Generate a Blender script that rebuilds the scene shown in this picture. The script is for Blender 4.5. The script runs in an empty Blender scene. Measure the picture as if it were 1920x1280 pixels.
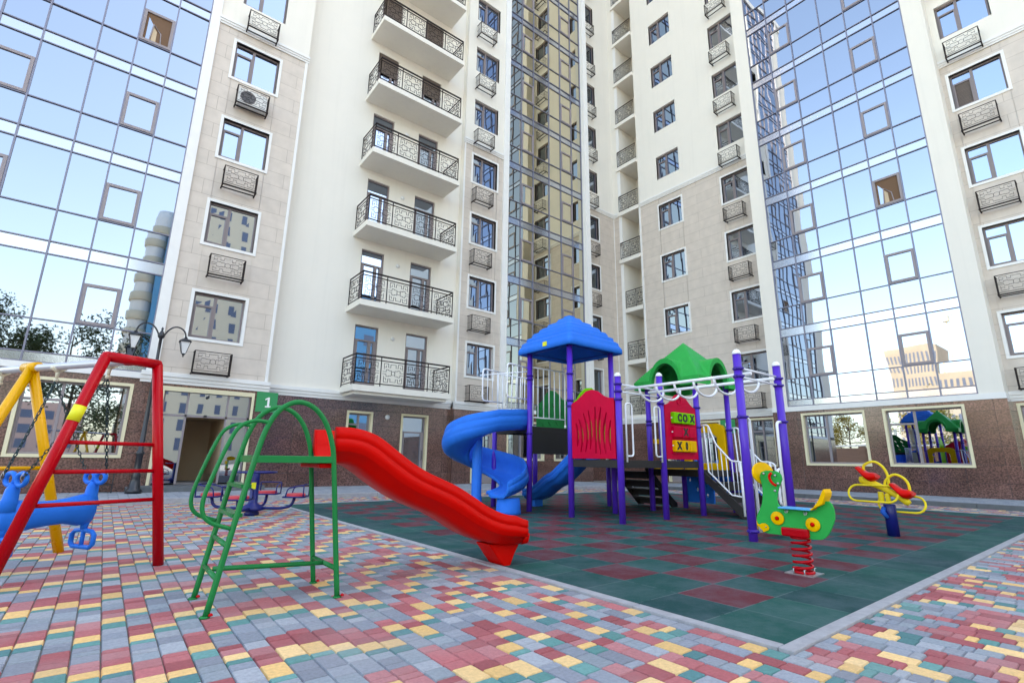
import bpy, math, random
from mathutils import Vector, Matrix
R = math.radians
PI = math.pi
rnd = random.Random(7)
S = bpy.context.scene
COL = S.collection

# ------------------------------------------------------------------ camera
f, yaw, pit, rol = 937.72, R(51.6394), R(13.366), R(0.7763)
fwd = Vector((math.cos(yaw)*math.cos(pit), math.sin(yaw)*math.cos(pit), math.sin(pit)))
rt = Vector((math.sin(yaw), -math.cos(yaw), 0))
up = rt.cross(fwd)
r2 = math.cos(rol)*rt + math.sin(rol)*up
u2 = -math.sin(rol)*rt + math.cos(rol)*up
cd = bpy.data.cameras.new('camera')
cam = bpy.data.objects.new('camera', cd); COL.objects.link(cam)
cd.sensor_width = 36; cd.lens = f/1920*36; cd.clip_start = 0.05; cd.clip_end = 1500
cam.matrix_world = Matrix(((r2.x, u2.x, -fwd.x, 0), (r2.y, u2.y, -fwd.y, 0), (r2.z, u2.z, -fwd.z, 1.0), (0, 0, 0, 1)))
S.camera = cam

# ------------------------------------------------------------------ light
SUN_EL, SUN_AZ = R(38), R(-8)          # low sun standing behind the right wing
sd = Vector((math.cos(SUN_AZ)*math.cos(SUN_EL), math.sin(SUN_AZ)*math.cos(SUN_EL), math.sin(SUN_EL)))
w = bpy.data.worlds.new('World'); S.world = w; w.use_nodes = True
nt = w.node_tree; nt.nodes.clear()
sky = nt.nodes.new('ShaderNodeTexSky'); sky.sky_type = 'NISHITA'; sky.sun_disc = False
sky.sun_elevation = SUN_EL; sky.sun_rotation = PI/2 - SUN_AZ
sky.air_density = 1.0; sky.dust_density = 2.5; sky.ozone_density = 1.0
bg = nt.nodes.new('ShaderNodeBackground'); bg.inputs[1].default_value = 0.15
wo = nt.nodes.new('ShaderNodeOutputWorld')
nt.links.new(sky.outputs[0], bg.inputs[0]); nt.links.new(bg.outputs[0], wo.inputs[0])
ld = bpy.data.lights.new('sun', 'SUN'); ld.energy = 2.0; ld.angle = R(0.5); ld.color = (1, .93, .84)
lo = bpy.data.objects.new('sun', ld); COL.objects.link(lo)
lo.rotation_euler = (-sd).to_track_quat('-Z', 'Y').to_euler(); lo.location = (30, 20, 50)
vs = S.view_settings
vs.view_transform = 'Standard'; vs.look = 'None'; vs.gamma = 1; vs.exposure = 2.78
vs.use_white_balance = True; vs.white_balance_temperature = 8450; vs.white_balance_tint = 10
S.cycles.max_bounces = 8; S.cycles.diffuse_bounces = 4; S.cycles.glossy_bounces = 5

# ------------------------------------------------------------------ helpers
class MB:
    def __init__(s): s.v = []; s.f = []; s.m = []; s.sm = []
    def face(s, pts, m=0, sm=False):
        n = len(s.v); s.v += [tuple(p) for p in pts]; s.f.append(tuple(range(n, n+len(pts)))); s.m.append(m); s.sm.append(sm)
    def box(s, x0, x1, y0, y1, z0, z1, m=0):
        s.obox((x0, y0, z0), (x1-x0, 0, 0), (0, y1-y0, 0), (0, 0, z1-z0), m); return s
    def obox(s, o, a, b, c, m=0):
        o, a, b, c = Vector(o), Vector(a), Vector(b), Vector(c)
        if a.cross(b).dot(c) < 0: a, b = b, a
        n = len(s.v)
        s.v += [tuple(o+i*a+j*b+k*c) for i, j, k in ((0,0,0),(1,0,0),(1,1,0),(0,1,0),(0,0,1),(1,0,1),(1,1,1),(0,1,1))]
        for q in ((3,2,1,0),(4,5,6,7),(0,1,5,4),(1,2,6,5),(2,3,7,6),(3,0,4,7)):
            s.f.append(tuple(n+i for i in q)); s.m.append(m); s.sm.append(False)
        return s
    def tube(s, pts, r, n=8, closed=False, m=0, cap=True, rs=None):
        P = [Vector(p) for p in pts]; L = len(P); base = len(s.v); nrm = None
        for i, p in enumerate(P):
            a = P[i-1] if (i > 0 or closed) else p
            b = P[(i+1) % L] if (i < L-1 or closed) else p
            t = (b-a)
            t = t.normalized() if t.length > 1e-9 else Vector((0, 0, 1))
            if nrm is None:
                ref = Vector((0, 0, 1)) if abs(t.z) < .9 else Vector((1, 0, 0))
                nrm = (ref - t*ref.dot(t)).normalized()
            else:
                nrm = nrm - t*nrm.dot(t)
                nrm = nrm.normalized() if nrm.length > 1e-6 else t.orthogonal().normalized()
            bi = t.cross(nrm); rr = rs[i] if rs else r
            # keep the tube's width in bends
            if 0 < i < L-1 or closed:
                c = (P[i]-a).normalized().dot((b-P[i]).normalized()); k = 1/max(.6, math.sqrt(max(0, (1+c)/2)))
            else: k = 1
            for j in range(n):
                an = 2*PI*(j+.5)/n
                s.v.append(tuple(p + (nrm*math.cos(an)+bi*math.sin(an))*rr*k))
        for i in range(L if closed else L-1):
            for j in range(n):
                a = base+i*n+j; b = base+i*n+(j+1) % n; i2 = (i+1) % L
                c = base+i2*n+(j+1) % n; d = base+i2*n+j
                s.f.append((a, b, c, d)); s.m.append(m); s.sm.append(n > 4)
        if cap and not closed:
            s.f.append(tuple(base+j for j in range(n))[::-1]); s.m.append(m); s.sm.append(False)
            s.f.append(tuple(base+(L-1)*n+j for j in range(n))); s.m.append(m); s.sm.append(False)
        return s
    def lathe(s, prof, c=(0,0,0), n=16, m=0, axis=None):
        # prof: list of (r, z) from the bottom up, around the z axis
        base = len(s.v); c = Vector(c)
        A = axis or (Vector((1,0,0)), Vector((0,1,0)), Vector((0,0,1)))
        for r_, z_ in prof:
            for j in range(n):
                a = 2*PI*j/n; s.v.append(tuple(c + A[0]*r_*math.cos(a)+A[1]*r_*math.sin(a)+A[2]*z_))
        for i in range(len(prof)-1):
            for j in range(n):
                s.f.append((base+i*n+j, base+i*n+(j+1) % n, base+(i+1)*n+(j+1) % n, base+(i+1)*n+j)); s.m.append(m); s.sm.append(True)
        if prof[0][0] > 1e-4: s.f.append(tuple(base+j for j in range(n))[::-1]); s.m.append(m); s.sm.append(False)
        if prof[-1][0] > 1e-4: s.f.append(tuple(base+(len(prof)-1)*n+j for j in range(n))); s.m.append(m); s.sm.append(False)
        return s
    def prism(s, outline, conv, d0, d1, m=0, holes=None):
        # outline: 2D loop; conv(u, v, d) -> 3D; triangulated front and back
        from mathutils.geometry import tessellate_polygon
        loops = [outline] + (holes or [])
        flat = [q for l in loops for q in l]
        tris = tessellate_polygon([[Vector((a, b, 0)) for a, b in l] for l in loops])
        n = len(s.v); k = len(flat)
        s.v += [tuple(conv(a, b, d0)) for a, b in flat] + [tuple(conv(a, b, d1)) for a, b in flat]
        for t in tris:
            s.f.append((n+t[0], n+t[1], n+t[2])); s.m.append(m); s.sm.append(False)
            s.f.append((n+k+t[2], n+k+t[1], n+k+t[0])); s.m.append(m); s.sm.append(False)
        o = 0
        for l in loops:
            for i in range(len(l)):
                j = (i+1) % len(l)
                s.f.append((n+o+i, n+o+j, n+k+o+j, n+k+o+i)); s.m.append(m); s.sm.append(False)
            o += len(l)
        return s
    def sweep(s, frames, section, m=0):
        # frames: (centre, side, up); section: closed loop of (a, b)
        base = len(s.v); n = len(section)
        for fr in frames:
            c, sd_, u_ = fr[:3]
            sec = fr[3] if len(fr) > 3 else section
            for a, b in sec: s.v.append(tuple(Vector(c)+Vector(sd_)*a+Vector(u_)*b))
        for i in range(len(frames)-1):
            for j in range(n):
                s.f.append((base+i*n+j, base+i*n+(j+1) % n, base+(i+1)*n+(j+1) % n, base+(i+1)*n+j)); s.m.append(m); s.sm.append(True)
        s.f.append(tuple(base+j for j in range(n))[::-1]); s.m.append(m); s.sm.append(False)
        s.f.append(tuple(base+(len(frames)-1)*n+j for j in range(n))); s.m.append(m); s.sm.append(False)
        return s
    def build(s, name, mats, parent=None, loc=None, rotz=0, bevel=0, fix=False, weld=False):
        me = bpy.data.meshes.new(name); me.from_pydata(s.v, [], s.f)
        if not isinstance(mats, (list, tuple)): mats = [mats]
        for x in mats: me.materials.append(x)
        me.polygons.foreach_set('material_index', s.m); me.polygons.foreach_set('use_smooth', s.sm)
        me.update()
        if fix or weld or bevel:
            import bmesh
            bm = bmesh.new(); bm.from_mesh(me)
            bmesh.ops.remove_doubles(bm, verts=bm.verts, dist=1e-5)
            bmesh.ops.recalc_face_normals(bm, faces=bm.faces); bm.to_mesh(me); bm.free()
        o = bpy.data.objects.new(name, me); COL.objects.link(o)
        wl = Vector(loc) if loc is not None else Vector((0, 0, 0))
        if parent: o.parent = parent; wl = wl - wpos(parent)
        o.location = wl; o.rotation_euler = (0, 0, rotz)
        if bevel:
            md = o.modifiers.new('bevel', 'BEVEL'); md.width = bevel; md.segments = 2; md.limit_method = 'ANGLE'; md.angle_limit = R(35)
        return o

def wpos(o):
    p = Vector((0, 0, 0))
    while o: p += Vector(o.location); o = o.parent
    return p

def thing(name, label, cat, loc=(0, 0, 0), rotz=0, group=None):
    o = bpy.data.objects.new(name, None); COL.objects.link(o); o.empty_display_size = .2
    o.location = loc; o.rotation_euler = (0, 0, rotz); return tag(o, label, cat, group)
def tag(o, label=None, cat=None, group=None, kind=None):
    if label: o['label'] = label
    if cat: o['category'] = cat
    if group: o['group'] = group
    if kind: o['kind'] = kind
    return o
def copy_tree(o, parent=None):
    c = o.copy(); COL.objects.link(c); c.parent = parent
    for ch in list(o.children): copy_tree(ch, c)
    return c
def arc(c, r, a0, a1, n, conv):
    return [conv(c[0]+r*math.cos(R(a0+(a1-a0)*i/n)), c[1]+r*math.sin(R(a0+(a1-a0)*i/n))) for i in range(n+1)]
def fillet(pts, r, n=5):
    P = [Vector(p) for p in pts]; out = [P[0]]
    for i in range(1, len(P)-1):
        a = (P[i-1]-P[i]); b = (P[i+1]-P[i]); q = min(r, a.length*.49, b.length*.49)
        a.normalize(); b.normalize(); p0 = P[i]+a*q; p2 = P[i]+b*q
        for k in range(n+1):
            t = k/n; out.append(p0*(1-t)**2 + P[i]*2*t*(1-t) + p2*t*t)
    return out + [P[-1]]
def spline(pts, n=6):
    P = [Vector(p) for p in pts]; out = []
    for i in range(len(P)-1):
        p0 = P[i-1] if i else P[0]*2-P[1]; p1 = P[i]; p2 = P[i+1]; p3 = P[i+2] if i+2 < len(P) else P[-1]*2-P[-2]
        for k in range(n):
            t = k/n
            out.append(.5*((2*p1)+(p2-p0)*t+(2*p0-5*p1+4*p2-p3)*t*t+(3*p1-p0-3*p2+p3)*t**3))
    return out + [P[-1]]

# ------------------------------------------------------------------ materials
def mat(name, col, rough=.5, metal=0, noise=0, nscale=8, bump=0, bscale=60, coat=0, spec=.5, ncol=None):
    m = bpy.data.materials.new(name); m.use_nodes = True; N = m.node_tree; b = N.nodes['Principled BSDF']
    b.inputs['Base Color'].default_value = (*col, 1); b.inputs['Roughness'].default_value = rough
    b.inputs['Metallic'].default_value = metal; b.inputs['Coat Weight'].default_value = coat
    b.inputs['Coat Roughness'].default_value = .12; b.inputs['Specular IOR Level'].default_value = spec
    tc = N.nodes.new('ShaderNodeTexCoord')
    if noise:
        n1 = N.nodes.new('ShaderNodeTexNoise'); n1.inputs['Scale'].default_value = nscale; n1.inputs['Detail'].default_value = 6
        n1.inputs['Roughness'].default_value = .65
        mx = N.nodes.new('ShaderNodeMix'); mx.data_type = 'RGBA'
        d = ncol or tuple(c*(1-noise) for c in col); l = tuple(min(1, c*(1+noise*.5)) for c in col)
        mx.inputs[6].default_value = (*d, 1); mx.inputs[7].default_value = (*l, 1)
        cr = N.nodes.new('ShaderNodeMapRange'); cr.inputs[1].default_value = .3; cr.inputs[2].default_value = .7
        N.links.new(tc.outputs['Object'], n1.inputs[0]); N.links.new(n1.outputs[0], cr.inputs[0])
        N.links.new(cr.outputs[0], mx.inputs[0]); N.links.new(mx.outputs[2], b.inputs['Base Color'])
        rr = N.nodes.new('ShaderNodeMapRange'); rr.inputs[1].default_value = .3; rr.inputs[2].default_value = .7
        rr.inputs[3].default_value = max(0, rough-.08); rr.inputs[4].default_value = min(1, rough+.1)
        N.links.new(n1.outputs[0], rr.inputs[0]); N.links.new(rr.outputs[0], b.inputs['Roughness'])
    if bump:
        n2 = N.nodes.new('ShaderNodeTexNoise'); n2.inputs['Scale'].default_value = bscale; n2.inputs['Detail'].default_value = 4
        bp = N.nodes.new('ShaderNodeBump'); bp.inputs['Strength'].default_value = bump; bp.inputs['Distance'].default_value = .01
        N.links.new(tc.outputs['Object'], n2.inputs[0]); N.links.new(n2.outputs[0], bp.inputs['Height']); N.links.new(bp.outputs[0], b.inputs['Normal'])
    return m

def glass(name, tint, wav=.35, wscale=.8, rough=.015):
    # coated reflective glazing with the slow waviness of real panes
    m = mat(name, tint, rough, 1.0); N = m.node_tree; b = N.nodes['Principled BSDF']
    tc = N.nodes.new('ShaderNodeTexCoord'); n = N.nodes.new('ShaderNodeTexNoise'); n.inputs['Scale'].default_value = wscale; n.inputs['Detail'].default_value = .5
    bp = N.nodes.new('ShaderNodeBump'); bp.inputs['Strength'].default_value = wav; bp.inputs['Distance'].default_value = .02
    N.links.new(tc.outputs['Object'], n.inputs[0]); N.links.new(n.outputs[0], bp.inputs['Height']); N.links.new(bp.outputs[0], b.inputs['Normal'])
    return m

def tiles(name, col, joint, wd, ht, mortar=.012, off=.5, vary=.12, rough=.6, speck=0, coat=0, depth=.4, vjoint=None):
    # wall slabs in the facade's own x / z
    m = mat(name, col, rough, coat=coat); N = m.node_tree; b = N.nodes['Principled BSDF']
    tc = N.nodes.new('ShaderNodeTexCoord'); sp = N.nodes.new('ShaderNodeSeparateXYZ'); cb = N.nodes.new('ShaderNodeCombineXYZ')
    N.links.new(tc.outputs['Object'], sp.inputs[0]); N.links.new(sp.outputs[0], cb.inputs[0]); N.links.new(sp.outputs[2], cb.inputs[1])
    br = N.nodes.new('ShaderNodeTexBrick'); br.offset = off; br.inputs['Scale'].default_value = 1
    br.inputs['Brick Width'].default_value = wd; br.inputs['Row Height'].default_value = ht
    br.inputs['Mortar Size'].default_value = mortar; br.inputs['Mortar Smooth'].default_value = .2; br.inputs['Bias'].default_value = 0
    br.inputs['Color1'].default_value = (*[c*(1-vary) for c in col], 1); br.inputs['Color2'].default_value = (*[min(1, c*(1+vary)) for c in col], 1)
    br.inputs['Mortar'].default_value = (*joint, 1)
    N.links.new(cb.outputs[0], br.inputs[0])
    last = br.outputs[0]
    n1 = N.nodes.new('ShaderNodeTexNoise'); n1.inputs['Scale'].default_value = 26 if speck else 3; n1.inputs['Detail'].default_value = 5
    N.links.new(tc.outputs['Object'], n1.inputs[0])
    mr = N.nodes.new('ShaderNodeMapRange'); mr.inputs[1].default_value = .35; mr.inputs[2].default_value = .65
    mr.inputs[3].default_value = 1-(speck or .05); mr.inputs[4].default_value = 1+(speck or .05)
    N.links.new(n1.outputs[0], mr.inputs[0])
    mx = N.nodes.new('ShaderNodeMix'); mx.data_type = 'RGBA'; mx.blend_type = 'MULTIPLY'; mx.inputs[0].default_value = 1
    cc = N.nodes.new('ShaderNodeCombineColor')
    for i in range(3): N.links.new(mr.outputs[0], cc.inputs[i])
    N.links.new(last, mx.inputs[6]); N.links.new(cc.outputs[0], mx.inputs[7])
    if speck:
        n3 = N.nodes.new('ShaderNodeTexNoise'); n3.inputs['Scale'].default_value = 1.3; n3.inputs['Detail'].default_value = 3
        m3 = N.nodes.new('ShaderNodeMapRange'); m3.inputs[1].default_value = .3; m3.inputs[2].default_value = .7; m3.inputs[3].default_value = .82; m3.inputs[4].default_value = 1.2
        N.links.new(tc.outputs['Object'], n3.inputs[0]); N.links.new(n3.outputs[0], m3.inputs[0])
        mx2 = N.nodes.new('ShaderNodeMix'); mx2.data_type = 'RGBA'; mx2.blend_type = 'MULTIPLY'; mx2.inputs[0].default_value = 1
        c3 = N.nodes.new('ShaderNodeCombineColor')
        for i in range(3): N.links.new(m3.outputs[0], c3.inputs[i])
        N.links.new(mx.outputs[2], mx2.inputs[6]); N.links.new(c3.outputs[0], mx2.inputs[7]); mx = mx2
    N.links.new(mx.outputs[2], b.inputs['Base Color'])
    bp = N.nodes.new('ShaderNodeBump'); bp.inputs['Strength'].default_value = depth; bp.inputs['Distance'].default_value = .01; bp.invert = True
    N.links.new(br.outputs[1], bp.inputs['Height']); N.links.new(bp.outputs[0], b.inputs['Normal'])
    if coat: N.links.new(bp.outputs[0], b.inputs['Coat Normal'])
    return m

M = {}
M['stucco'] = mat('white_stucco', (.80, .757, .675), .85, noise=.02, nscale=1.5, bump=.15, bscale=120)
def streaks(m, k=.045):
    N = m.node_tree; b = N.nodes['Principled BSDF']; L = N.links.new
    src = b.inputs['Base Color'].links[0].from_socket
    tc = N.nodes.new('ShaderNodeTexCoord'); mp = N.nodes.new('ShaderNodeMapping'); mp.inputs['Scale'].default_value = (5, 5, .22)
    n = N.nodes.new('ShaderNodeTexNoise'); n.inputs['Scale'].default_value = 1; n.inputs['Detail'].default_value = 5
    r = N.nodes.new('ShaderNodeMapRange'); r.inputs[1].default_value = .52; r.inputs[2].default_value = .8; r.inputs[3].default_value = 1; r.inputs[4].default_value = 1-k
    c = N.nodes.new('ShaderNodeCombineColor'); x = N.nodes.new('ShaderNodeMix'); x.data_type = 'RGBA'; x.blend_type = 'MULTIPLY'; x.inputs[0].default_value = 1
    L(tc.outputs['Object'], mp.inputs[0]); L(mp.outputs[0], n.inputs[0]); L(n.outputs[0], r.inputs[0])
    for i in range(3): L(r.outputs[0], c.inputs[i])
    L(src, x.inputs[6]); L(c.outputs[0], x.inputs[7]); L(x.outputs[2], b.inputs['Base Color'])
streaks(M['stucco'])
M['white'] = mat('white_trim', (.80, .79, .76), .6, noise=.04, nscale=3)
M['panel'] = tiles('facade_slabs', (.62, .54, .465), (.43, .36, .30), 2.2, .485, .007, .5, .02, .55)
streaks(M['panel'], .05)
M['granite'] = tiles('brown_granite', (.135, .066, .054), (.04, .022, .018), .92, .53, .006, .0, .17, .18, speck=.6, coat=.8)
M['glass'] = glass('curtain_glass', (.325, .37, .43), .16, .8)
M['bronze'] = glass('bronze_glass', (.56, .515, .40), .09, .9)
M['spandrel'] = glass('spandrel_glass', (.48, .50, .54), .05, .9, .15)
M['winglass'] = glass('window_glass', (.33, .40, .50), .06, 1.2)
M['mullion'] = mat('aluminium_mullion', (.20, .20, .26), .4, .3)
M['frame'] = mat('brown_window_frame', (.215, .175, .175), .45)
M['sash'] = mat('grey_brown_sash', (.27, .23, .24), .45)
M['cream'] = mat('cream_frame', (.74, .66, .44), .5)
M['iron'] = mat('wrought_iron', (.022, .014, .013), .6, spec=.2)
M['room'] = mat('brown_room', (.16, .085, .045), .8)
M['dark'] = mat('dark_interior', (.05, .035, .028), .9)
M['brownblind'] = tiles('brown_shutter', (.12, .085, .065), (.05, .035, .03), 5, .05, .006, 0, .05, .6)
M['beige'] = mat('beige_hall_wall', (.55, .42, .28), .8)
M['lamp'] = mat('opal_lamp', (.75, .75, .75), .4)
M['concrete'] = mat('kerb_concrete', (.34, .345, .37), .9, noise=.22, nscale=9, bump=.4, bscale=90)
M['roadkerb'] = mat('dark_kerb_stone', (.12, .13, .14), .85, noise=.25, nscale=6, bump=.3)
def plastic(name, c, r=.38, nz=.09): return mat(name, c, r, noise=nz, nscale=5, bump=.05, bscale=160, spec=.09)
M['pblue'] = plastic('blue_plastic', (.001, .17, .70))
M['pblue2'] = plastic('deep_blue_plastic', (.006, .10, .46))
M['pred'] = plastic('red_plastic', (.62, .003, .002))
M['pcrim'] = plastic('crimson_plastic', (.62, .002, .040))
M['pgreen'] = plastic('green_plastic', (.001, .36, .07))
M['dgreen'] = plastic('dark_green_plastic', (.003, .16, .04))
M['lime'] = plastic('lime_plastic', (.16, .58, .01))
M['pyellow'] = plastic('yellow_plastic', (.85, .46, .008))
M['lemon'] = plastic('lemon_paint', (.80, .60, .035), .3, .03)
M['purple'] = mat('purple_steel', (.085, .026, .47), .28, spec=.3, coat=.06)
M['clamp'] = mat('purple_clamp', (.038, .012, .26), .35, spec=.3)
M['whitesteel'] = mat('white_steel', (.84, .86, .90), .35, spec=.4)
M['blackdeck'] = mat('black_coated_deck', (.018, .015, .015), .6, noise=.3, nscale=20)
M['redpaint'] = mat('red_paint', (.46, .002, .008), .25, spec=.14, coat=.05)
M['yelpaint'] = mat('yellow_paint', (.82, .40, .002), .3, spec=.35, noise=.02)
M['greenpaint'] = mat('green_paint', (.001, .185, .05), .26, spec=.14, coat=.04)
M['navy'] = mat('navy_paint', (.003, .010, .13), .3, spec=.35)
M['silver'] = mat('silver_tube', (.55, .56, .62), .35, .4)
M['chain'] = mat('dark_chain', (.02, .045, .05), .4, .5)
M['zinc'] = mat('zinc_steel', (.5, .5, .5), .35, .8)
M['hanger'] = mat('cream_hanger', (.62, .56, .42), .5)
M['lampblack'] = mat('cast_iron_black', (.012, .014, .02), .4, coat=.2)
M['sticker'] = mat('yellow_sticker', (.75, .72, .02), .5)
M['signgreen'] = mat('green_sign', (.008, .27, .09), .4)
M['signwhite'] = mat('white_lettering', (.85, .85, .82), .5)
M['blackp'] = mat('black_lettering', (.01, .01, .01), .5)
M['coral'] = mat('coral_seat', (.66, .05, .07), .45)
M['skyblue'] = mat('light_blue_board', (.04, .36, .68), .4)
M['bark'] = mat('bark', (.10, .07, .05), .9, noise=.4, nscale=6, bump=.5)
M['leaf1'] = mat('green_leaves', (.055, .085, .022), .6, noise=.4, nscale=1.2)
M['leaf3'] = mat('yellowish_green_leaves', (.16, .17, .025), .6, noise=.4, nscale=1.2)
M['leaf2'] = mat('yellow_leaves', (.30, .22, .02), .6, noise=.4, nscale=1.2)

# rubber tiles: alternating red and green squares inside a green border
def rubber():
    m = mat('rubber_tiles', (.03, .12, .12), .9, spec=.2); N = m.node_tree; b = N.nodes['Principled BSDF']; L = N.links.new
    tc = N.nodes.new('ShaderNodeTexCoord'); sp = N.nodes.new('ShaderNodeSeparateXYZ'); L(tc.outputs['Object'], sp.inputs[0])
    def mth(op, a, b_=None, c=None):
        n = N.nodes.new('ShaderNodeMath'); n.operation = op
        for i, x in enumerate((a, b_, c)):
            if x is None: continue
            if isinstance(x, (int, float)): n.inputs[i].default_value = x
            else: L(x, n.inputs[i])
        return n.outputs[0]
    T = .52
    u = mth('DIVIDE', mth('SUBTRACT', sp.outputs[0], 3.17), T); v = mth('DIVIDE', mth('SUBTRACT', sp.outputs[1], 1.49), T)
    fu, fv = mth('FLOOR', u), mth('FLOOR', v)
    odd = mth('MODULO', mth('ADD', fu, fv), 2.0)
    inside = mth('MULTIPLY', mth('MULTIPLY', mth('GREATER_THAN', fu, .5), mth('GREATER_THAN', fv, .5)), mth('MULTIPLY', mth('LESS_THAN', fu, 21.5), mth('LESS_THAN', fv, 18.5)))
    red = mth('MULTIPLY', inside, mth('LESS_THAN', odd, .5))
    cb = N.nodes.new('ShaderNodeCombineXYZ'); L(fu, cb.inputs[0]); L(fv, cb.inputs[1])
    wn = N.nodes.new('ShaderNodeTexWhiteNoise'); wn.noise_dimensions = '2D'; L(cb.outputs[0], wn.inputs['Vector'])
    cr = N.nodes.new('ShaderNodeValToRGB'); cr.color_ramp.elements[0].color = (.007, .048, .052, 1); cr.color_ramp.elements[1].color = (.010, .082, .070, 1)
    L(wn.outputs[0], cr.inputs[0])
    rr = N.nodes.new('ShaderNodeValToRGB'); rr.color_ramp.elements[0].color = (.095, .022, .030, 1); rr.color_ramp.elements[1].color = (.135, .030, .040, 1)
    L(wn.outputs[0], rr.inputs[0])
    mx = N.nodes.new('ShaderNodeMix'); mx.data_type = 'RGBA'; L(red, mx.inputs[0]); L(cr.outputs[0], mx.inputs[6]); L(rr.outputs[0], mx.inputs[7])
    # granules and dust
    n1 = N.nodes.new('ShaderNodeTexNoise'); n1.inputs['Scale'].default_value = 160; n1.inputs['Detail'].default_value = 3; L(tc.outputs['Object'], n1.inputs[0])
    n2 = N.nodes.new('ShaderNodeTexNoise'); n2.inputs['Scale'].default_value = 2.2; n2.inputs['Detail'].default_value = 8; n2.inputs['Roughness'].default_value = .7; L(tc.outputs['Object'], n2.inputs[0])
    g = mth('MULTIPLY', mth('ADD', mth('MULTIPLY', n1.outputs[0], 1.0), .5), 1.0)
    cc = N.nodes.new('ShaderNodeCombineColor')
    for i in range(3): L(g, cc.inputs[i])
    m2 = N.nodes.new('ShaderNodeMix'); m2.data_type = 'RGBA'; m2.blend_type = 'MULTIPLY'; m2.inputs[0].default_value = .95; L(mx.outputs[2], m2.inputs[6]); L(cc.outputs[0], m2.inputs[7])
    dust = mth('MULTIPLY', mth('SMOOTH_MIN', mth('MAXIMUM', mth('SUBTRACT', n2.outputs[0], .42), 0), 1.0, .1), 1.2)
    m3 = N.nodes.new('ShaderNodeMix'); m3.data_type = 'RGBA'; L(dust, m3.inputs[0]); L(m2.outputs[2], m3.inputs[6]); m3.inputs[7].default_value = (.13, .17, .20, 1)
    # joints
    ju = mth('ABSOLUTE', mth('SUBTRACT', mth('FRACT', u), .5)); jv = mth('ABSOLUTE', mth('SUBTRACT', mth('FRACT', v), .5))
    j = mth('GREATER_THAN', mth('MAXIMUM', ju, jv), .489)
    jm = mth('MULTIPLY', j, mth('GREATER_THAN', n2.outputs[0], .44))
    m4 = N.nodes.new('ShaderNodeMix'); m4.data_type = 'RGBA'; L(mth('MULTIPLY', jm, .25), m4.inputs[0]); L(m3.outputs[2], m4.inputs[6]); m4.inputs[7].default_value = (.20, .24, .26, 1)
    L(m4.outputs[2], b.inputs['Base Color'])
    bp = N.nodes.new('ShaderNodeBump'); bp.inputs['Strength'].default_value = .5; bp.inputs['Distance'].default_value = .004
    L(mth('SUBTRACT', n1.outputs[0], mth('MULTIPLY', j, 2)), bp.inputs['Height']); L(bp.outputs[0], b.inputs['Normal'])
    return m
M['rubber'] = rubber()

def paver_mat():
    m = mat('concrete_pavers', (.3, .3, .3), .92, spec=.18); N = m.node_tree; b = N.nodes['Principled BSDF']; L = N.links.new
    at = N.nodes.new('ShaderNodeAttribute'); at.attribute_name = 'tone'
    tc = N.nodes.new('ShaderNodeTexCoord')
    n1 = N.nodes.new('ShaderNodeTexNoise'); n1.inputs['Scale'].default_value = 45; n1.inputs['Detail'].default_value = 6; n1.inputs['Roughness'].default_value = .7
    n2 = N.nodes.new('ShaderNodeTexNoise'); n2.inputs['Scale'].default_value = 1.1; n2.inputs['Detail'].default_value = 5
    L(tc.outputs['Object'], n1.inputs[0]); L(tc.outputs['Object'], n2.inputs[0])
    m1 = N.nodes.new('ShaderNodeMapRange'); m1.inputs[1].default_value = .3; m1.inputs[2].default_value = .7; m1.inputs[3].default_value = .80; m1.inputs[4].default_value = 1.15
    L(n1.outputs[0], m1.inputs[0])
    cc = N.nodes.new('ShaderNodeCombineColor')
    for i in range(3): L(m1.outputs[0], cc.inputs[i])
    mx = N.nodes.new('ShaderNodeMix'); mx.data_type = 'RGBA'; mx.blend_type = 'MULTIPLY'; mx.inputs[0].default_value = 1
    L(at.outputs['Color'], mx.inputs[6]); L(cc.outputs[0], mx.inputs[7])
    d = N.nodes.new('ShaderNodeMapRange'); d.inputs[1].default_value = .5; d.inputs[2].default_value = .75; d.inputs[3].default_value = .04; d.inputs[4].default_value = .38
    L(n2.outputs[0], d.inputs[0])
    m2 = N.nodes.new('ShaderNodeMix'); m2.data_type = 'RGBA'; L(d.outputs[0], m2.inputs[0]); L(mx.outputs[2], m2.inputs[6]); m2.inputs[7].default_value = (.36, .36, .36, 1)
    L(m2.outputs[2], b.inputs['Base Color'])
    bp = N.nodes.new('ShaderNodeBump'); bp.inputs['Strength'].default_value = .35; bp.inputs['Distance'].default_value = .004; L(n1.outputs[0], bp.inputs['Height']); L(bp.outputs[0], b.inputs['Normal'])
    return m
M['paver'] = paver_mat()
M['grout'] = mat('sandy_grout', (.24, .22, .19), .95, noise=.3, nscale=25, bump=.5, bscale=80)
M['soil'] = mat('yard_ground', (.24, .235, .23), .95, noise=.3, nscale=.6)

# ------------------------------------------------------------------ ground
g = MB(); g.face([(-600, -600, -.03), (600, -600, -.03), (600, 600, -.03), (-600, 600, -.03)])
tag(g.build('ground', M['soil']), kind='structure')
g = MB(); g.face([(-5, -2.5, -.012), (17.2, -2.5, -.012), (17.2, 13.45, -.012), (-5, 13.45, -.012)])
tag(g.build('paving_bed', M['grout']), kind='structure')

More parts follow.
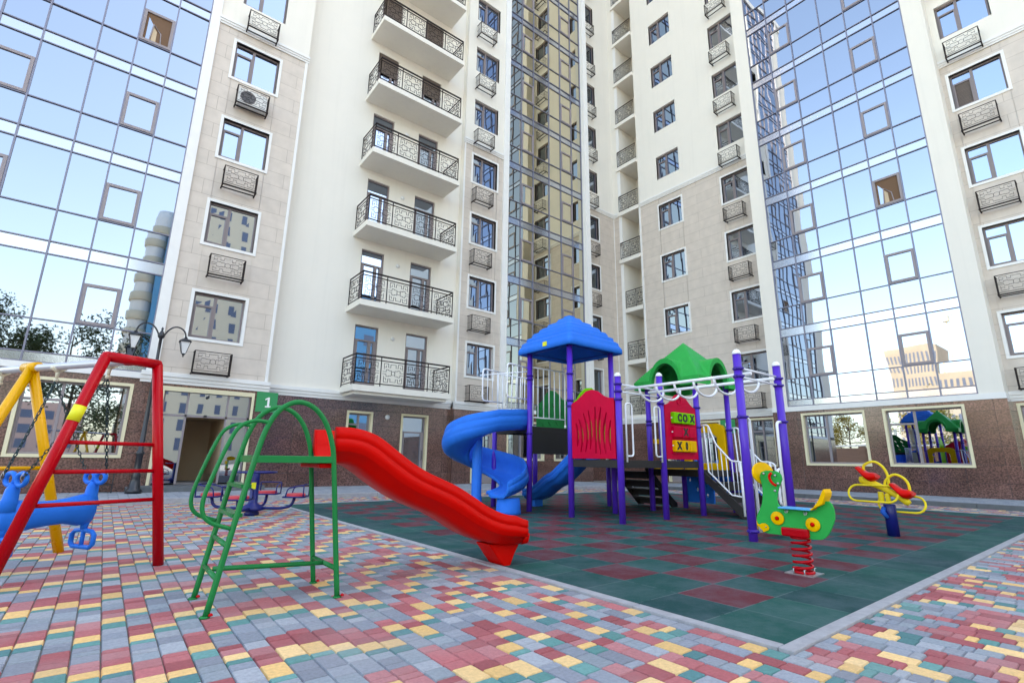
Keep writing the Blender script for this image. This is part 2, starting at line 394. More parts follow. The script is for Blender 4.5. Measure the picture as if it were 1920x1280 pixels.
RX0, RX1, RY0, RY1 = 3.17, 15.13, 1.49, 11.89
GREYS = [(.235, .265, .315), (.27, .295, .34), (.32, .345, .385), (.25, .29, .33), (.215, .235, .28)]
REDS = [(.39, .105, .115), (.45, .135, .145), (.33, .082, .092), (.43, .165, .175)]
TEAL = [(.085, .245, .235), (.11, .28, .27), (.07, .20, .21)]
YEL = [(.76, .47, .19), (.80, .53, .25), (.72, .45, .19)]
def pavers(name, x0, x1, y0, y1, z, colours=True, skip=None, W=.122):
    V, F, Cc = [], [], []
    nrow = int(round((x1-x0)/W)); r = random.Random(3)
    sh = 0
    for i in range(nrow):
        xa = x0+i*W+.0014; xb = x0+(i+1)*W-.0014
        y = y1 + .6*r.random(); sh = r.random()
        while y > y0:
            seq = []
            if colours:
                # from far to near: reds, yellow, teal, greys
                for k in range(r.choice((2, 2, 3))): seq.append((r.choice(REDS), r.choice((.06, .09, .09, .12, .18))))
                seq.append((r.choice(YEL), r.choice((.06, .09, .12, .12, .18))))
                if r.random() < .93: seq.append((r.choice(TEAL), r.choice((.06, .09, .12))))
                for k in range(r.choice((2, 3, 3))): seq.append((r.choice(GREYS), r.choice((.06, .09, .12, .12, .18))))
            else:
                for k in range(4): seq.append((r.choice(GREYS[1:4]), r.choice((.09, .12, .18))))
            for c, ln in seq:
                yb = min(y, y1)-.0013; ya = max(y-ln, y0)+.0013; y -= ln
                if yb-ya < .012: continue
                if skip and skip(xa, xb, ya, yb): continue
                xa0, xb0 = xa, xb
                if colours:
                    q0, q1, q2, q3 = RX0-.087, RX1+.087, RY0-.087, RY1+.087
                    if xb > q0 and xa < q1 and yb > q2 and ya < q3:
                        if xa < q0-.012: xb0 = q0
                        elif xb > q1+.012: xa0 = q1
                        elif ya < q2-.012: yb = q2
                        elif yb > q3+.012: ya = q3
                        else: continue
                        if xb0-xa0 < .016 or yb-ya < .016: continue
                k = .9+.2*r.random(); c = tuple(min(1, q*k) for q in c)
                dz = (r.random()-.5)*.003; a = .005; q = .0022; n = len(V)
                ch = .004
                # chamfered block with slightly cut corners
                o = [(xa0+ch, ya), (xb0-ch, ya), (xb0, ya+ch), (xb0, yb-ch), (xb0-ch, yb), (xa0+ch, yb), (xa0, yb-ch), (xa0, ya+ch)]
                cx, cy = (xa0+xb0)/2, (ya+yb)/2
                fx = 1-2*a/(xb0-xa0); fy = 1-2*a/(yb-ya)
                V += [(p[0], p[1], z-.010) for p in o] + [(cx+(p[0]-cx)*fx, cy+(p[1]-cy)*fy, z+dz) for p in o]
                F.append(tuple(range(n+8, n+16)))
                for t in range(8): F.append((n+t, n+(t+1) % 8, n+8+(t+1) % 8, n+8+t))
                Cc += [c]*16
    me = bpy.data.meshes.new(name); me.from_pydata(V, [], F); me.materials.append(M['paver'])
    ca = me.color_attributes.new('tone', 'FLOAT_COLOR', 'POINT')
    flat = []
    for c in Cc: flat += [c[0], c[1], c[2], 1]
    ca.data.foreach_set('color', flat); me.update()
    o = bpy.data.objects.new(name, me); COL.objects.link(o); return tag(o, kind='structure')
def in_rubber(xa, xb, ya, yb): return xb > RX0-.10 and xa < RX1+.10 and yb > RY0-.10 and ya < RY1+.10
def hidden(xa, xb, ya, yb):
    if ya > 0 and xb < -.16*ya-1.2: return True
    return xb > 6 and yb < -.6 or (yb < 1.2 and xb < 1.0 and False)
pavers('paving', -4.0, 17.0, -1.6, 13.4, 0, True, hidden)
pavers('pavement', -5.0, 17.9, 13.56, 17.04, .10, False, lambda a, b, c, d: a < -3 and False or (b < 3.55 and d > 16.55) or a > 17.3, W=.18)
g = MB(); g.face([(-12, 13.46, .09), (21.3, 13.46, .09), (21.3, 17.4, .09), (-12, 17.4, .09)]); g.face([(17.3, -14, .0895), (21.3, -14, .0895), (21.3, 13.46, .0895), (17.3, 13.46, .0895)])
tag(g.build('pavement_bed', M['grout']), kind='structure')
# right-hand pavement, laid as grey blocks too
pavers('pavement', 17.42, 20.5, -6.0, 13.5, .10, False, W=.18)
# kerbs
g = MB()
y = -14.0
while y < 13.2:
    g.box(17.2, 17.38, y+.004, y+.996, -.05, .105); y += 1
g.box(17.2, 17.38, y+.004, 13.58, -.05, .105)
tag(g.build('kerb', M['roadkerb'], bevel=.008), kind='structure')
g = MB(); x = -12.0
while x < 17.0:
    g.box(x+.004, x+.996, 13.4, 13.55, -.05, .105); x += 1
tag(g.build('kerb', M['concrete'], bevel=.008), kind='structure')
# slim concrete border round the rubber surface
g = MB(); k = .085
y = RY0
while y < RY1: g.box(RX0-k, RX0, y+.003, min(y+1, RY1)-.003, -.05, .014); y += 1
x = RX0-k
while x < RX1: g.box(x+.003, min(x+1, RX1+k)-.003, RY0-k, RY0-.001, -.05, .014); x += 1
g.box(RX0-k, RX1+k, RY1+.001, RY1+k, -.05, .014); g.box(RX1, RX1+k, RY0, RY1, -.05, .014)
tag(g.build('border', M['concrete'], bevel=.004), kind='structure')
g = MB(); g.box(RX0+.002, RX1-.002, RY0+.002, RY1-.002, -.05, .006)
tag(g.build('rubber_surface', M['rubber']), kind='structure')

# ------------------------------------------------------------------ apartment building
P = 2.9; NF = 14; TOP = 3.2+P*NF
ROOT = thing('apartment_building', 'tall cream apartment building with two wings meeting in a corner, brown granite ground floor and mirrored glass bays', 'building', (21.25, 17.4, 0))
ROOT['label'] = 'tall cream corner apartment building with granite base, balconies and mirrored glass bays'
class Fac:
    """one facade plane: local x to the right as seen from outside, y inward, z up"""
    def __init__(s, kind, d): s.kind = kind; s.loc = Vector((0, d, 0)) if kind == 'A' else Vector((d, 0, 0)); s.rot = 0 if kind == 'A' else -PI/2
    def w(s, x, y, z):
        return s.loc + (Vector((x, y, z)) if s.kind == 'A' else Vector((y, -x, z)))
    def put(s, mb, name, mats, parent=ROOT, **k): return mb.build(name, mats, parent, s.loc, s.rot, **k)
def holed(mb, x0, x1, z0, z1, holes, depth=.0, m=0, mr=0, rev=.16):
    xs = sorted({x0, x1, *[h[0] for h in holes], *[h[1] for h in holes]}); zs = sorted({z0, z1, *[h[2] for h in holes], *[h[3] for h in holes]})
    xs = [x for x in xs if x0-1e-6 <= x <= x1+1e-6]; zs = [z for z in zs if z0-1e-6 <= z <= z1+1e-6]
    for i in range(len(xs)-1):
        for j in range(len(zs)-1):
            cx, cz = (xs[i]+xs[i+1])/2, (zs[j]+zs[j+1])/2
            if any(h[0] < cx < h[1] and h[2] < cz < h[3] for h in holes): continue
            mb.face([(xs[i], depth, zs[j]), (xs[i+1], depth, zs[j]), (xs[i+1], depth, zs[j+1]), (xs[i], depth, zs[j+1])], m)
    for a, b, c, d in holes:
        r = depth+rev; a, b, c, d = max(a, x0), min(b, x1), max(c, z0), min(d, z1)
        mb.face([(a, depth, c), (a, depth, d), (a, r, d), (a, r, c)], mr); mb.face([(b, depth, d), (b, depth, c), (b, r, c), (b, r, d)], mr)
        mb.face([(a, depth, c), (a, r, c), (b, r, c), (b, depth, c)], mr); mb.face([(a, depth, d), (b, depth, d), (b, r, d), (a, r, d)], mr)

FA = Fac('A', 16.6); FC = Fac('A', 16.8); FBAL = Fac('A', 17.05); FCR = Fac('A', 17.4); FB = Fac('B', 21.25); FBG = Fac('B', 20.58)
WX = {}
def win_cols(fac, x0, x1, k0=0, k1=NF-1):
    return [(x0+.09, x1-.09, 4.31+P*k, 5.66+P*k) for k in range(k0, k1+1)]
LEDGE = 14.78
def wall_pair(fac, x0, x1, cols, z0=3.2, name_low='slab_cladding', name_up='stucco_wall', ledge=True):
    hs = [h for c in cols for h in c]
    a = MB(); holed(a, x0, x1, z0, LEDGE, hs, 0, 0, 1); fac.put(a, name_low, [M['panel'], M['white']])
    b = MB(); holed(b, x0, x1, LEDGE, TOP, hs, -.012, 0, 0); fac.put(b, name_up, M['stucco'])
def ledge(fac, x0, x1, z, h=.24, d=.10, name='cornice', ends=True):
    m = MB()
    m.box(x0, x1, -d, .0, z+h*.62, z+h); m.box(x0, x1, -d*.72, .0, z+h*.30, z+h*.62); m.box(x0, x1, -d*.45, .0, z, z+h*.30)
    return fac.put(m, name, M['white'])

# --- windows (opening 1.34 x 1.35)
def window_proto(w=1.34, h=1.35, split=.42, fm='frame', sill=True):
    m = MB(); t = .055; y0, y1 = .10, .16
    m.box(0, w, y0, y1, 0, t); m.box(0, w, y0, y1, h-t, h); m.box(0, t, y0, y1, t, h-t); m.box(w-t, w, y0, y1, t, h-t)
    s = w*split
    m.box(s-t*.7, s+t*.7, y0-.012, y1, t, h-t)
    zt = h*.73
    m.box(t, s-t*.7, y0-.006, y1, zt-t*.55, zt+t*.55)
    q = .04
    m.box(t, s-t*.7, y0-.02, y1, t, t+q); m.box(t, t+q, y0-.02, y1, t+q, zt-t*.55); m.box(s-t*.7-q, s-t*.7, y0-.02, y1, t+q, zt-t*.55)
    g = MB()
    for a, b, c, d in ((t, s, t, zt), (t, s, zt, h-t), (s, w-t, t, h-t)):
        yy = .138; e = [rnd.uniform(-.0025, .0025) for _ in range(2)]
        g.face([(a, yy+e[0], c), (b, yy-e[0]+e[1], c), (b, yy-e[0]-e[1], d), (a, yy+e[0], d)])
    return m, g
WM, WG = window_proto()
def place_window(fac, x, z, i, framed, protos={}):
    wx = fac.w(x, 0, z)
    if 'w' not in protos:
        o = WM.build('window', M['frame'], ROOT, wx, fac.rot)
        p = WG.build('pane', M['winglass']); p.parent = o; p.location = (0, 0, 0)
        protos['w'] = o
        return o
    o = copy_tree(protos['w'], ROOT); o.location = wx-wpos(ROOT); o.rotation_euler = (0, 0, fac.rot); return o
# white raised surround
SM = MB(); q = .085
SM.box(-q, 1.34+q, -.03, .02, 1.35, 1.35+q); SM.box(-q, 1.34+q, -.03, .02, -q, 0); SM.box(-q, 0, -.03, .02, 0, 1.35); SM.box(1.34, 1.34+q, -.03, .02, 0, 1.35)
surr = {}
def surround(fac, x, z):
    wx = fac.w(x, 0, z)
    if not surr: surr['o'] = SM.build('window_surround', M['white'], ROOT, wx, fac.rot); return surr['o']
    o = copy_tree(surr['o'], ROOT); o.location = wx-wpos(ROOT); o.rotation_euler = (0, 0, fac.rot); return o

# --- iron key pattern
def key_pattern(mb, x0, x1, z0, z1, y, r, side=None):
    cx, cz, hx, hz = (x0+x1)/2, (z0+z1)/2, (x1-x0)/2, (z1-z0)/2
    Q = [[(0, .80), (.25, .80), (.25, .52), (.46, .52), (.46, .86), (.86, .86), (.86, .50), (.66, .50), (.66, .68)],
         [(.17, .0), (.17, .24), (.42, .24), (.42, .30), (.66, .30), (.66, .10), (1, .10)], [(.86, .5), (.86, .30)]]
    def T(a, b): return (cx+a*hx, y, cz+b*hz) if side is None else (side, y+cx+a*hx, cz+b*hz)
    for sx in (-1, 1):
        for sz in (-1, 1):
            for path in Q: mb.tube([T(sx*a, sz*b) for a, b in path], r, 4, cap=False)
    mb.tube([T(.17*math.cos(a*PI/5), .17*math.sin(a*PI/5)*hx/hz) for a in range(10)], r, 4, closed=True)
# --- air-conditioner basket, local frame: x 0...92, front at y=-.36
BK = MB(); bw, bh, bd = .92, .62, .36
for x in (0, bw):
    BK.tube([(x, 0, bh), (x, -bd, bh), (x, -bd, 0)], .014, 4); BK.tube([(x, 0, 0), (x, -bd-.02, 0)], .026, 4)
    for k in range(1, 6): BK.tube([(x, -bd*k/6, 0), (x, -bd*k/6, bh)], .007, 4, cap=False)
    BK.tube([(x, 0, bh*.5), (x, -bd, bh*.5)], .005, 4, cap=False)
BK.tube([(0, -bd, bh), (bw, -bd, bh)], .014, 4); BK.tube([(0, -bd, .0), (bw, -bd, .0)], .026, 4); BK.tube([(0, -bd*.35, .0), (bw, -bd*.35, .0)], .022, 4)
BK.tube([(0, -bd, .07), (bw, -bd, .07)], .008, 4)
key_pattern(BK, .03, bw-.03, .09, bh-.02, -bd, .0055)
bk = {}
def basket(fac, x, z):
    wx = fac.w(x, -.02, z)
    if not bk: bk['o'] = BK.build('ac_cage', M['iron'], ROOT, wx, fac.rot); bk['o'].name = 'iron_cage'; return bk['o']
    o = copy_tree(bk['o'], ROOT); o.location = wx-wpos(ROOT); o.rotation_euler = (0, 0, fac.rot); return o

def column(fac, x0, x1, bx=None, k0=0, k1=NF-1):
    for k in range(k0, k1+1):
        z = 4.31+P*k; place_window(fac, x0+.09, z, k, False)
        if z < LEDGE: surround(fac, x0+.09, z)
        if bx is not None: basket(fac, bx, 3.26+P*k)

# left panel strip
lpw = win_cols(FA, 1.26, 2.78); wall_pair(FA, .80, 3.60, [lpw]); column(FA, 1.26, 2.78, 1.56, 0, 6)
m = MB(); m.box(3.60, 3.60+.001, 0, .45, 3.2, TOP); FA.put(m, 'stucco_wall', M['stucco'])
m = MB(); m.box(3.50, 3.585, -.035, .0, 3.2, LEDGE); FA.put(m, 'corner_trim', M['white'])
# far-left strip outside the frame (seen in reflections)
m = MB(); m.box(-6.4, -4.62, 0, .3, 3.2, TOP); FA.put(m, 'stucco_wall', M['stucco'])
# balcony wall
dk = [(6.33, 7.23, 3.36+P*k, 5.68+P*k) for k in range(NF)]; dk2 = [(8.33, 9.27, 3.36+P*k, 5.68+P*k) for k in range(NF)]
m = MB(); holed(m, 3.60, 10.45, 3.2, TOP, dk+dk2, 0, 0, 0, .14); FBAL.put(m, 'stucco_wall', M['stucco'])
# centre window column
cw = win_cols(FC, 10.84, 12.36); wall_pair(FC, 10.45, 12.62, [cw]); column(FC, 10.84, 12.36, 10.9)
m = MB(); m.face([(10.45, 0, 3.2), (10.45, .25, 3.2), (10.45, .25, TOP), (10.45, 0, TOP)]); FC.put(m, 'stucco_wall', M['stucco'])
m = MB(); m.box(10.455, 10.53, -.03, .0, 3.2, LEDGE); FC.put(m, 'corner_trim', M['white'])
# right of the centre bay
cr = win_cols(FCR, 18.45, 19.97); wall_pair(FCR, 18.30, 21.25, [cr]); column(FCR, 18.45, 19.97, 18.62)
# right wing, local x = -Y
h1 = win_cols(FB, -14.40, -12.86); h2 = win_cols(FB, -10.86, -9.33)
wall_pair(FB, -15.55, -9.0, [h1, h2]); column(FB, -14.40, -12.86); column(FB, -10.86, -9.33, -10.63)
h3 = win_cols(FB, -2.35, -.80); wall_pair(FB, -2.9, .2, [h3]); column(FB, -2.35, -.80, -2.18, 0, 6)
m = MB(); m.box(.2, 14, 0, .3, 3.2, TOP); FB.put(m, 'stucco_wall', M['stucco'])
g = MB(); g.box(.055, .50, .125, .132, .05, 1.0); g.build('roller_shutter', M['brownblind'], ROOT, FB.w(-2.26, 0, 4.31+P*3), FB.rot)
# strip left of the loggia and loggia surroundings
wall_pair(FB, -17.4, -16.96, [])
m = MB(); m.box(-17.0, -16.80, -.03, 0, 3.2, TOP); m.box(-15.60, -15.50, -.03, 0.0, 3.2, LEDGE); FB.put(m, 'pilaster', M['white'])
m = MB(); m.box(-17.43, -17.37, -.03, -.001, 3.2, LEDGE); FB.put(m, 'corner_trim', M['white'])
m = MB()
m.face([(-16.80, 0, 3.2), (-16.80, 1.5, 3.2), (-16.80, 1.5, TOP), (-16.80, 0, TOP)]); m.face([(-15.55, 0, 3.2), (-15.55, 0, TOP), (-15.55, 1.5, TOP), (-15.55, 1.5, 3.2)])
m.face([(-16.80, 1.5, 3.2), (-15.55, 1.5, 3.2), (-15.55, 1.5, TOP), (-16.80, 1.5, TOP)]); FB.put(m, 'loggia_wall', M['stucco'])

# ledges
ledge(FA, .78, 3.63, LEDGE); ledge(FC, 10.42, 12.62, LEDGE); ledge(FCR, 18.30, 21.25, LEDGE)
ledge(FB, -15.55, -9.0, LEDGE); ledge(FB, -17.4, -16.8, LEDGE); ledge(FB, -2.9, 14, LEDGE)
ledge(FA, .45, 3.66, 2.93, .30, .13, 'base_cornice'); ledge(FBAL, 3.6, 10.4, 2.93, .30, .13, 'base_cornice'); ledge(FC, 10.38, 12.98, 2.93, .30, .13, 'base_cornice')
ledge(FCR, 18.3, 21.25, 2.93, .30, .13, 'base_cornice'); ledge(FB, -17.4, -9.0, 2.93, .30, .13, 'base_cornice'); ledge(FB, -2.7, 14, 2.93, .30, .13, 'base_cornice')

# --- curtain walls
def curtain(fac, xs, open_cols, ztop=TOP, zb=3.16, gl='glass', opened=None):
    """xs: mullion positions left to right; per floor: mid rail, band bottom, band top"""
    rails = [zb+.02, 3.42]
    for k in range(NF+1):
        for z in (4.24, 5.93, 6.27): rails.append(z+P*k)
    rails = [z for z in rails if z < ztop]
    m = MB()
    for x in xs: m.box(x-.018, x+.018, -.045, .03, zb, ztop)
    for z in rails: m.box(xs[0], xs[-1], -.040, .03, z-.0145, z+.0145)
    cwall = fac.put(m, 'curtain_wall', M['mullion'])
    g = MB()
    for i in range(len(xs)-1):
        for j in range(len(rails)-1):
            a, b, c, d = xs[i], xs[i+1], rails[j], rails[j+1]
            band = d-c < .4
            e = rnd.uniform(-.0035, .0035); e2 = rnd.uniform(-.0035, .0035)
            g.face([(a, e+.0, c), (b, -e, c), (b, -e+e2, d), (a, e+e2, d)], 1 if band else 0)
    gp = g.build('glazing', [M[gl], M['spandrel']]); gp.parent = cwall
    first = None
    for c in open_cols:
        w_ = xs[c+1]-xs[c]-.044
        for k in range(NF):
            z0 = 4.26+P*k; h_ = 1.07
            if z0+h_ > ztop: continue
            s = MB(); t = .075
            s.box(0, w_, -.06, .0, 0, t); s.box(0, w_, -.06, .0, h_-t, h_); s.box(0, t, -.06, 0, t, h_-t); s.box(w_-t, w_, -.06, 0, t, h_-t)
            e = rnd.uniform(-.004, .004)
            if (c, k) == opened:
                # open window: timber-brown room behind, sash swung inwards
                s.box(t, w_-t, -.018, -.010, t, h_-t, 2); s.tube([(w_*.30, -.022, t), (w_*.36, -.022, h_*.62), (w_*.62, -.022, h_*.40), (w_*.66, -.022, t)], .018, 4, m=0)
                s.face([(t+.06, -.022, t+.02), (w_*.30, -.022, t+.02), (w_*.34, -.022, h_*.60), (t+.06, -.022, h_*.80)], 1)
                s.face([(w_*.34, -.020, t+.02), (w_*.50, -.020, t+.02), (w_*.49, -.020, h_*.42), (w_*.37, -.020, h_*.55)], 3)
            else: s.face([(t, -.02+e, t), (w_-t, -.02-e, t), (w_-t, -.02-e, h_-t), (t, -.02+e, h_-t)], 1)
            o = s.build('opening_sash', [M['sash'], M[gl], M['room'], M['beige']]); o.parent = cwall; o.location = (xs[c]+.022, 0, z0)
    return cwall
curtain(FA, [-4.62, -3.82, -2.99, -1.91, -1.10, -.29, .53], [1, 4], opened=(4, 3))
curtain(Fac('A', 16.86), [12.95, 13.74, 14.53, 15.60, 16.42, 17.24, 17.98], [1, 4], gl='bronze')
curtain(FBG, [-8.58, -7.68, -6.78, -5.66, -4.79, -3.93, -3.06], [1, 4], opened=(4, 2))
# pilasters and bay sides
m = MB(); m.box(.54, .80, -.07, .2, 3.16, TOP); m.box(-4.9, -4.64, -.07, .2, 3.16, TOP); FA.put(m, 'pilaster', M['white'])
m = MB(); m.box(12.62, 12.93, -.08, .2, 3.16, TOP); m.box(18.0, 18.32, -.22, .6, 3.16, TOP); FC.put(m, 'pilaster', M['white'])
m = MB(); m.box(-9.18, -8.60, -.05, .67, 3.16, TOP); m.box(-3.04, -2.46, -.05, .67, 3.16, TOP); FBG.put(m, 'pilaster', M['stucco'])
m = MB(); m.box(-4.9, .8, -.08, .0, 3.0, 3.16); FA.put(m, 'bay_sill', M['white'])
m = MB(); m.box(12.98, 18.0, -.02, .1, 3.0, 3.16); FC.put(m, 'bay_sill', M['white'])
m = MB(); m.box(-9.2, -2.44, -.07, .67, 2.98, 3.16); FBG.put(m, 'bay_sill', M['white'])

# --- granite ground floor with its openings
def granite(fac, x0, x1, holes, off=-.03, zt=3.0):
    m = MB(); holed(m, x0, x1, .09, zt, holes, off, 0, 1, .2); return fac.put(m, 'granite_base', [M['granite'], M['cream']])
def cream_window(fac, x0, x1, z0, z1, door=False, vs=(.42,), name=None, transom=True, off=-.03):
    """cream outer surround, brown frame, reflective pane"""
    m = MB(); q = .075; y = off-.03
    zb = z0 if door else z0+q
    m.box(x0, x1, y, off+.02, z1-q, z1)
    if not door: m.box(x0, x1, y, off+.02, z0, z0+q)
    m.box(x0, x0+q, y, off+.02, zb, z1-q); m.box(x1-q, x1, y, off+.02, zb, z1-q)
    t = .05; a, b, c, d = x0+q, x1-q, zb, z1-q; fy0, fy1 = off+.12, off+.18
    m.box(a, b, fy0, fy1, c, c+t, 1); m.box(a, b, fy0, fy1, d-t, d, 1); m.box(a, a+t, fy0, fy1, c+t, d-t, 1); m.box(b-t, b, fy0, fy1, c+t, d-t, 1)
    for v in vs: m.box(a+(b-a)*v-t*.6, a+(b-a)*v+t*.6, fy0-.01, fy1, c+t, d-t, 1)
    if transom:
        zz = c+(d-c)*(.74 if not door else .76)
        m.box(a+t, (a+(b-a)*vs[0]-t*.6) if vs and not door else b-t, fy0-.006, fy1, zz-.03, zz+.03, 1)
    if door:
        m.box(a+t, a+t+.09, fy0-.02, fy1, c+t, zz-.03, 1); m.box(b-t-.09, b-t, fy0-.02, fy1, c+t, zz-.03, 1); m.box(a+t, b-t, fy0-.015, fy1, c+t, c+.35, 1)
    o = fac.put(m, name or ('door' if door else 'ground_floor_window'), [M['cream'], M['sash']])
    g = MB(); g.face([(a, fy1-.02, c), (b, fy1-.02, c), (b, fy1-.02, d), (a, fy1-.02, d)])
    p = g.build('pane', M['winglass']); p.parent = o
    if door:
        k = MB(); k.tube([(b-t-.045, fy0-.03, c+.85), (b-t-.045, fy0-.07, c+.9), (b-t-.045, fy0-.07, c+1.15), (b-t-.045, fy0-.03, c+1.2)], .012, 6)
        kk = k.build('handle', M['lampblack']); kk.parent = o
    return o
GA = [(-1.85, .35, .93, 2.84), (.97, 3.28, .12, 2.86)]
GA_in = [(a+.07, b-.07, c+(.07 if c > .5 else 0), d-.07) for a, b, c, d in GA]
granite(FA, -6.4, 3.6, GA_in); cream_window(FA, -1.85, .35, .93, 2.84, vs=(.36,))
GBw = [(6.30, 7.24, 1.0, 2.60), (8.33, 9.45, .12, 2.62)]
granite(FBAL, 3.6, 10.45, [(a+.07, b-.07, c+(.07 if c > .5 else 0), d-.07) for a, b, c, d in GBw])
cream_window(FBAL, 6.30, 7.24, 1.0, 2.60, vs=(.5,)); cream_window(FBAL, 8.33, 9.45, .12, 2.62, True, vs=())
GCw = [(11.28, 12.45, .12, 2.65), (13.05, 15.15, 1.0, 2.65), (15.75, 17.75, 1.0, 2.65)]
granite(FC, 10.42, 18.32, [(a+.07, b-.07, c+(.07 if c > .5 else 0), d-.07) for a, b, c, d in GCw])
cream_window(FC, 11.28, 12.45, .12, 2.65, True, vs=()); cream_window(FC, 13.05, 15.15, 1.0, 2.65, vs=(.4,)); cream_window(FC, 15.75, 17.75, 1.0, 2.65, vs=(.4,))
granite(FCR, 18.3, 21.25, [])
GRw = [(-14.6, -11.80, .12, 2.86), (-10.55, -9.45, .9, 2.86)]
granite(FB, -17.4, -9.2, [(a+.07, b-.07, c+(.07 if c > .5 else 0), d-.07) for a, b, c, d in GRw])
cream_window(FB, -14.6, -11.80, .12, 2.86, True, vs=(.33, .66)); cream_window(FB, -10.55, -9.45, .9, 2.86, vs=(.5,))
GGw = [(-8.16, -6.08, .97, 2.88), (-5.56, -3.42, .97, 2.88)]
granite(FBG, -9.2, -2.44, [(a+.07, b-.07, c+.07, d-.07) for a, b, c, d in GGw])
cream_window(FBG, -8.16, -6.08, .97, 2.88, vs=(.38,)); cream_window(FBG, -5.56, -3.42, .97, 2.88, vs=(.38,))
for a_ in (-9.2, -2.441): m = MB(); m.box(a_, a_+.001, -.03, .7, .09, 3.0); FBG.put(m, 'granite_base', M['granite'])
m = MB(); m.box(10.42, 10.421, 0, .25, .09, 3.0); FC.put(m, 'granite_base', M['granite'])
granite(FB, -2.5, 14, [(-2.28, .2, 1.0, 2.8)]); cream_window(FB, -2.35, .27, .93, 2.87, vs=(.38,))

# --- entrance in the left bay: glazed screen with an open doorway
m = MB(); y0, y1 = .06, .12; a, b, c, d = 1.04, 3.21, .25, 2.79
m.box(.97, 1.04, -.06, .10, .12, 2.86); m.box(3.21, 3.28, -.06, .10, .12, 2.86); m.box(1.04, 3.21, -.06, .10, 2.74, 2.86)
for x in (1.06, 1.62, 2.62, 3.19): m.box(x-.025, x+.025, y0, y1, .25, 2.74, 1)
m.box(a, b, y0, y1, 2.06, 2.12, 1)
ent = FA.put(m, 'entrance', [M['cream'], M['sash']])
g = MB()
for x0, x1, z0, z1 in ((1.06, 1.62, 2.1, 2.74), (1.62, 2.62, 2.1, 2.74), (2.62, 3.19, 2.1, 2.74), (1.06, 1.62, .28, 2.08), (2.62, 3.19, .28, 2.08)):
    g.face([(x0, .09, z0), (x1, .09, z0), (x1, .09, z1), (x0, .09, z1)])
p = g.build('pane', M['winglass']); p.parent = ent
g = MB()
g.face([(1.62, .12, .25), (2.62, .12, .25), (2.62, 2.6, .25), (1.62, 2.6, .25)], 1)
g.face([(1.62, 2.6, .25), (2.62, 2.6, .25), (2.62, 2.6, 2.1), (1.62, 2.6, 2.1)], 2); g.face([(2.62, .12, .25), (2.62, .12, 2.1), (2.62, 2.6, 2.1), (2.62, 2.6, .25)], 0)
g.face([(1.62, .12, .25), (1.62, 2.6, .25), (1.62, 2.6, 2.1), (1.62, .12, 2.1)], 0); g.face([(1.62, .12, 2.1), (2.62, .12, 2.1), (2.62, 2.6, 2.1), (1.62, 2.6, 2.1)], 0)
g.box(2.60, 2.619, .14, 2.58, .25, .48, 3)
p = g.build('hallway', [M['beige'], M['concrete'], M['beige'], M['granite']]); p.parent = ent
g = MB(); g.box(-.35 + .9, 3.7, -.75, -.03, .09, .22); g.box(.7, 3.55, -.50, -.03, .22, .24)
p = g.build('doorstep', M['roadkerb']); p.parent = ent
g = MB(); g.box(2.05, 2.12, -.01, .05, 2.08, 2.13); g.tube([(2.085, .0, 2.62), (2.085, -.09, 2.66)], .03, 8); p = g.build('closer', M['lampblack']); p.parent = ent

# --- balconies
SLX0, SLX1, SLY = 5.95, 9.66, -1.25
def railing(mb, x0, x1, y0, y1, z, nb, pattern=True, r=.019):
    H = 1.02
    corners = [(x0, y1), (x0, y0), (x1, y0), (x1, y1)]
    for zz, rr in ((z+H, .024), (z+H-.13, .015), (z+.09, .016)):
        mb.tube([(a, b, zz) for a, b in corners], rr, 4)
    for a, b in corners: mb.tube([(a, b, z), (a, b, z+H)], r, 4)
    for i in range(nb+1):
        x = x0+(x1-x0)*i/nb; mb.tube([(x, y0, z), (x, y0, z+H)], r, 4)
    for i in range(nb):
        a = x0+(x1-x0)*i/nb; b = x0+(x1-x0)*(i+1)/nb
        key_pattern(mb, a+.06, b-.06, z+.12, z+H-.15, y0, .0080)
    for x in (x0, x1):
        key_pattern(mb, .06, abs(y1-y0)-.06, z+.12, z+H-.15, y0, .0080, side=x)
